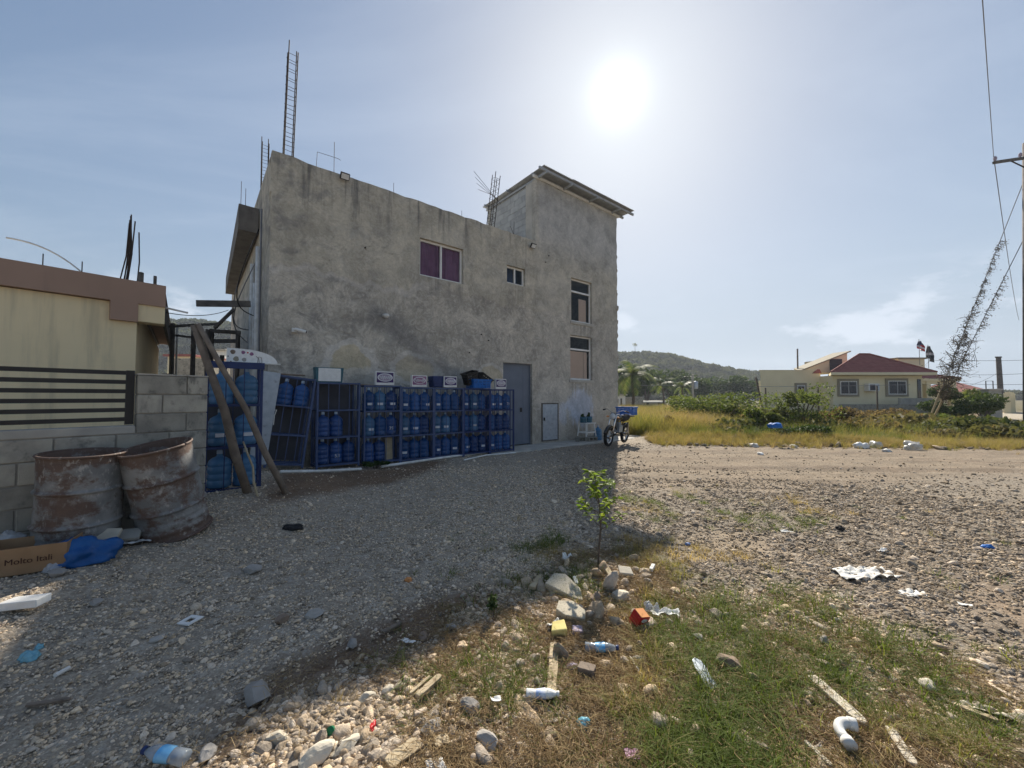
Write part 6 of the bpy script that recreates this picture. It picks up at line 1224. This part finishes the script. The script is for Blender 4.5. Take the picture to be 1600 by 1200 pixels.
# sheets, bags
def scrap(px, py, w, h, amp, label, mt, cat, name, rz=0, seed=1, dz=.0, sc=14, ragged=.35, tilt=(0, 0)):
    p = PG(px, py); o = sheet(w, h, seed, amp, 24, sc, ragged).build(name, mt, None, (p.x, p.y, p.z+dz), (*tilt, rz), smooth=True); solid(o, .002); return tag(o, label, cat)
scrap(1350, 898, .56, .26, .035, 'off-white cloth crumpled flat on the dark gravel', M['paper'], 'cloth', 'cloth_rag', .1, 3); scrap(1425, 930, .2, .12, .03, 'grey-white rag scrap near the yellow speck', M['paper'], 'rag', 'rag_scrap', 0, 4); scrap(1508, 946, .09, .04, .01, 'white paper slip on the brown soil', M['paper'], 'paper', 'paper_slip', -.5, 5); scrap(1040, 968, .22, .07, .03, 'long white plastic strip beside the red carton', M['foam'], 'plastic', 'plastic_strip', -.1, 6, .03); scrap(1018, 960, .12, .08, .05, 'torn clear film between the carton and the white strip', M['film'], 'film', 'plastic_film', 0, 16, .02)
scrap(886, 880, .09, .09, .06, 'torn white plastic behind the concrete wedge', M['paper'], 'plastic', 'plastic_scrap', 0, 7, .03); scrap(866, 985, .1, .06, .04, 'white shredded plastic above the yellow foam', M['paper'], 'plastic', 'plastic_shred', .4, 8, .02); scrap(638, 1008, .11, .035, .01, 'white paper strip at the edge of the dirt', M['foam'], 'paper', 'paper_strip', -.45, 9, .015); scrap(775, 1105, .06, .035, .015, 'white leaf-like scrap in the green weeds', M['foam'], 'paper', 'paper_scrap', .2, 10, .03); scrap(1550, 1118, .3, .07, .03, 'twisted pale cloth lying in the grass beside the thin stick', M['rockpale'], 'cloth', 'twisted_cloth', -.5, 11); scrap(690, 1165, .07, .06, .02, 'yellowish flattened wrapper on the straw', M['palewood'], 'wrapper', 'flat_wrapper', .3, 12, .015, 30, .2); scrap(1380, 863, .12, .06, .03, 'white foam flake on the gravel beyond the cloth', M['foam'], 'foam', 'foam_flake', .2, 13); scrap(705, 1068+30, .06, .05, .012, 'dull yellow scrap under the short tan plank', M['palewood'], 'scrap', 'yellow_scrap', .2, 32, .01); scrap(988, 1187, .06, .05, .01, 'pinkish paper disc in the straw', M['pinkprint'], 'paper', 'paper_disc', 0, 33, .015, 20, .1); scrap(1483, 942, .03, .02, .01, 'yellow speck of plastic near the grey-white rag', M['yellow'], 'plastic', 'plastic_speck', 0, 34); scrap(1230, 832, .16, .05, .02, 'pale paper strip on the gravel beyond the green patch', M['paper'], 'paper', 'paper_strip', -.3, 35); scrap(680, 1205, .08, .08, .02, 'cream scrap at the foot of the weeds', M['paper'], 'paper', 'paper_scrap', .5, 36, .01)
def bag(px, py, dims, label, mt, seed, cat='bag', name='plastic_bag', rz=0, amp=.35, sc=1.7, dz=0):
    p = PG(px, py); o = blob(dims, seed, amp, sc).build(name, mt, None, (p.x, p.y, p.z+dims[2]*.35+dz), (0, 0, rz), smooth=True); return tag(o, label, cat)
bag(124, 880, (.21, .12, .14), 'bright blue plastic bag lying before the upright drum', M['bluebag'], 3, rz=.6, amp=.45); bag(90, 850, (.1, .08, .13), 'clear plastic bag hanging over the cardboard box edge near the blue bag', M['film'], 5, dz=.12); bag(10, 876, (.1, .08, .09), 'clear plastic bag draped over the outer end of the cardboard box', M['film'], 6, dz=.12); bag(82, 892, (.055, .05, .05), 'clear crumpled cup against the blue bag', M['film'], 7, 'cup', 'plastic_cup')
bag(46, 1030, (.045, .035, .03), 'pale blue knotted bag on the shaded gravel', M['filmblue'], 8); bag(61, 1014, (.016, .02, .02), 'twisted tail of pale blue film beside the knotted bag', M['filmblue'], 18, 'film', 'film_twist'); bag(912, 1136, (.03, .028, .028), 'crumpled blue plastic film in the dead grass', M['filmblue'], 9, 'film', 'plastic_film'); bag(457, 826, (.11, .07, .035), 'black rag lying on the gravel', M['blackrag'], 10, 'rag', 'black_rag'); bag(638, 908, (.03, .025, .022), 'small orange and white wrapper on the shaded gravel', M['orange'], 11, 'wrapper', 'wrapper'); bag(582, 1140, (.014, .03, .02), 'red scrap among the cream stones', M['red'], 12, 'scrap', 'red_scrap'); bag(1312, 828, (.05, .04, .035), 'dark crumpled plastic on the gravel by the green patch', M['blackrag'], 13, 'plastic', 'plastic_lump'); bag(1543, 857, (.06, .03, .03), 'small blue scrap alone on the dark gravel', M['crate'], 14, 'scrap', 'blue_scrap'); bag(1075, 852, (.03, .02, .02), 'tiny blue scrap in the gravel near the shade edge', M['crate'], 15, 'scrap', 'blue_scrap'); bag(895, 985+60, (.03, .03, .02), 'purple-grey film scrap beside the crushed bottle cap', M['lilac'], 19, 'film', 'film_scrap')
for k, (px, py, w, mm, lab) in enumerate(((1345, 700, .2, 'foam', 'white bag lying on the verge before the short pale board'), (1368, 699, .22, 'film', 'greyish bag beside the white verge bag'), (1492, 690, .17, 'foam', 'white bag caught in the bright verge grass'), (1211, 664, .2, 'crate', 'round blue bag on the dark tangled bush'), (1192, 683, .25, 'foam', 'white bag at the bush foot left of the blue bag'), (1178, 690, .14, 'paper', 'paper heap by the bush foot beside the white bag'), (1131, 683, .18, 'paper', 'white litter on the soil ridge below the thorn bush'), (1066, 684, .15, 'paper', 'pale litter on the soil ridge toward the planter'), (1188, 711, .09, 'foam', 'white crumpled cup alone on the tan track'), (1385, 706, .1, 'paper', 'small white scrap on the verge beyond the greyish bag'), (1425, 702, .3, 'film', 'flattened clear sheet on the verge'), (1240, 693, .12, 'paper', 'small pale litter before the dark tangled bush'))):
    p = PG(px, py) if lab.startswith('round') is False else PG(px, 690); zz = .55 if lab.startswith('round') else 0; o = blob((w, w*.7, w*.6), 50+k, .5, 1.8, 3).build('plastic_bag' if 'bag' in lab else 'litter', M[mm], None, (p.x, p.y, p.z+w*.2+zz), (0, 0, k), smooth=True); tag(o, lab, 'bag' if 'bag' in lab else 'litter', 'litter along the verge')
# cardboard box
p = PG(45, 893); cx = T('cardboard_box', 'open brown cardboard box printed with dark lettering beside the drum', 'box', (p.x-.06, p.y+.06, p.z+.01), R(30)); w, d, h, th = .5, .32, .2, .006
MB().b2((-w/2, -d/2, 0), (w/2, d/2, th)).build('base', M['cardboard'], cx)
for s in (-1, 1): MB().b2((-w/2, s*d/2-th/2, th), (w/2, s*d/2+th/2, h)).build('side', M['cardboard'], cx); MB().b2((s*w/2-th/2, -d/2+th/2, th), (s*w/2+th/2, d/2-th/2, h)).build('end', M['cardboard'], cx)
text('Molto Itali', .06, M['ink'], cx, (.05, -d/2-.005, .1), (R(90), 0, 0)); MB().tube([(-.17+.035*math.cos(a), -d/2-.005, .08+.028*math.sin(a)) for a in np.linspace(0, 6.283, 25)], .004, 4).build('logo_ring', M['sticker'], cx)
slabchunk(140, 868, [(0, 0), (0, .17), (.15, .17), (.15, 0)], .035, (R(38), R(4), R(18)), M['rockpale'], 'grooved beige roof tile propped on the upright drum', 'roof_tile', 'tile', .06); slabchunk(182, 856, [(0, 0), (.0, .12), (.13, .14), (.15, .02)], .035, (R(30), R(6), R(22)), M['conc'], 'rough stone tile piece between the two drums', 'roof_tile', 'tile', .05)
scrap(212, 853, .26, .08, .02, 'white foam tray shard in front of the drums', M['foam'], 'foam', 'foam_shard', .5, 21, .03); p = PG(221, 842); tag(MB().tube([(0, 0, 0), (.02, .01, .05)], .02, 12).build('plastic_cup', M['foam'], None, (p.x, p.y, p.z+.02), smooth=True), 'tiny white cup by the small bottle at the tilted drum', 'cup')
slabchunk(-10, 960, [(0, 0), (.02, .1), (.2, .13), (.2, .03)], .05, (0, 0, R(8)), M['foam'], 'white foam block lying in the sunlit patch near the box', 'foam_block', 'foam', .01)
p = PG(297, 973); fr = T('switch_plate', 'white square plastic frame on the shaded gravel', 'frame', (p.x, p.y, p.z+.012), 0, None, (R(2), R(-2), R(-14)))
for (x, y, w, d) in ((0, .036, .1, .025), (0, -.036, .1, .025), (.0375, 0, .025, .047), (-.0375, 0, .025, .047)): MB().box((x, y, .004), (w, d, .008)).build('side', M['foam'], fr)
pipe('plastic_tube', [gp(86, 1059, .012), gp(108, 1047, .012)], .011, M['pvc'], 'short white plastic tube on the shaded gravel', 'tube'); p = PG(518, 1146); tag(MB().lathe([(.012, 0), (.016, .0), (.017, .018), (0, .02)], 14).build('green_lid', mat('green_plastic', (.01, .16, .07), None, 4, .4, 0), None, (p.x, p.y, p.z+.015), (R(60), 0, 0)), 'green screw lid among the cream stones', 'lid')
pipe('cord', [gp(1075, 915, .012), gp(1095, 945, .015), gp(1125, 975, .012), gp(1180, 1010, .012)], .003, M['cable'], 'thin black cord lying across the gravel beyond the carton', 'cord')
# single rocks one can pick out
for k, (px, py, s, mm, lab) in enumerate(((395, 893, .085, 'rockgrey', 'largest grey stone on the shaded gravel below the navy rack'), (440, 972, .06, 'rockbrown', 'brown stone beside a long grey stone on the shaded gravel'), (492, 963, .065, 'rockgrey', 'long pale grey stone next to the brown stone'), (402, 1092, .1, 'rockgrey', 'big stone half buried in the brown dirt'), (705, 982, .05, 'rockgrey', 'rounded grey stone on the edge of the shade'), (662, 998, .045, 'rockbrown', 'tan stone behind the white paper strip'), (432, 1158, .055, 'rockpale', 'cream stone by the brown dirt, beside the pebbles'), (540, 1170, .065, 'rockpale', 'pale boulder-like stone below the green cap'), (497, 1190, .075, 'rockpale', 'large cream stone at the bottom of the pebble bank'), (573, 1095, .05, 'rockpale', 'cream stone high on the pebble bank'), (610, 1082, .045, 'rockpale', 'white angular stone by the narrow splinter'), (1135, 1042, .085, 'rockbrown', 'brown rock next to the silver insole'), (970, 935, .09, 'rockpale', 'beige rubble lump behind the red carton'), (930, 940, .08, 'rockbrown', 'brown rubble lump between the concrete wedge and carton'), (1290, 1005, .05, 'rockgrey', 'stone at the edge of the dark gravel in the grass'), (672, 1140, .06, 'rockgrey', 'rough lumpy stone between the planks and wrapper'), (735, 1108, .06, 'rockgrey', 'round stone in the weeds near the white scrap'), (760, 1165, .06, 'rockgrey', 'grey clod in the dead grass'), (325, 1180, .05, 'rockgrey', 'grey stone beside the clear bottle'), (90, 860+40, .07, 'rockgrey', 'stone below the blue bag'), (330, 806, .05, 'rockpale', 'small tan stone by the tilted drum rim'), (385, 768, .06, 'rockpale', 'pale stone at the foot of the thick pole'), (1000, 1035, .05, 'rockgrey', 'stone above the straight pale chip'), (1090, 1000, .045, 'rockgrey', 'stone at the end of the white plastic strip'), (1450, 1075, .05, 'rockpale', 'pale stone in the grass before the twisted cloth'), (550, 1010, .05, 'rockgrey', 'grey stone in the brown dirt strip'), (245, 1000, .04, 'rockgrey', 'small dark stone left of the white frame'), (150, 945, .05, 'rockgrey', 'flat stone near the white foam block'))):
    r_ = random.Random(k); p = PG(px, py); s *= .8; rock('rock', M[mm], 200+k, (s*1.25, s*r_.uniform(.7, 1), s*r_.uniform(.5, .75)), p, r_.random()*6, 3, lab, 'rock', 'single rocks on the yard')

# ================================================================== HAZE
hm = bpy.data.materials.new('haze_air'); hm.use_nodes = True; g = NG(hm.node_tree); g.n.remove(g.n['Principled BSDF']); pv_ = g.node('ShaderNodeVolumePrincipled'); pv_.inputs['Color'].default_value = (.8, .88, 1, 1); pv_.inputs['Density'].default_value = .0004; pv_.inputs['Anisotropy'].default_value = .3
g.l.new(pv_.outputs[0], g.n['Material Output'].inputs['Volume']); hb = MB().b2((-680, -170, -3), (680, 780, 75)).build('haze', hm); struct(hb, 'stuff'); tag(hb, 'thin pale haze in the air over the whole place', 'haze'); S.cycles.volume_bounces = 0
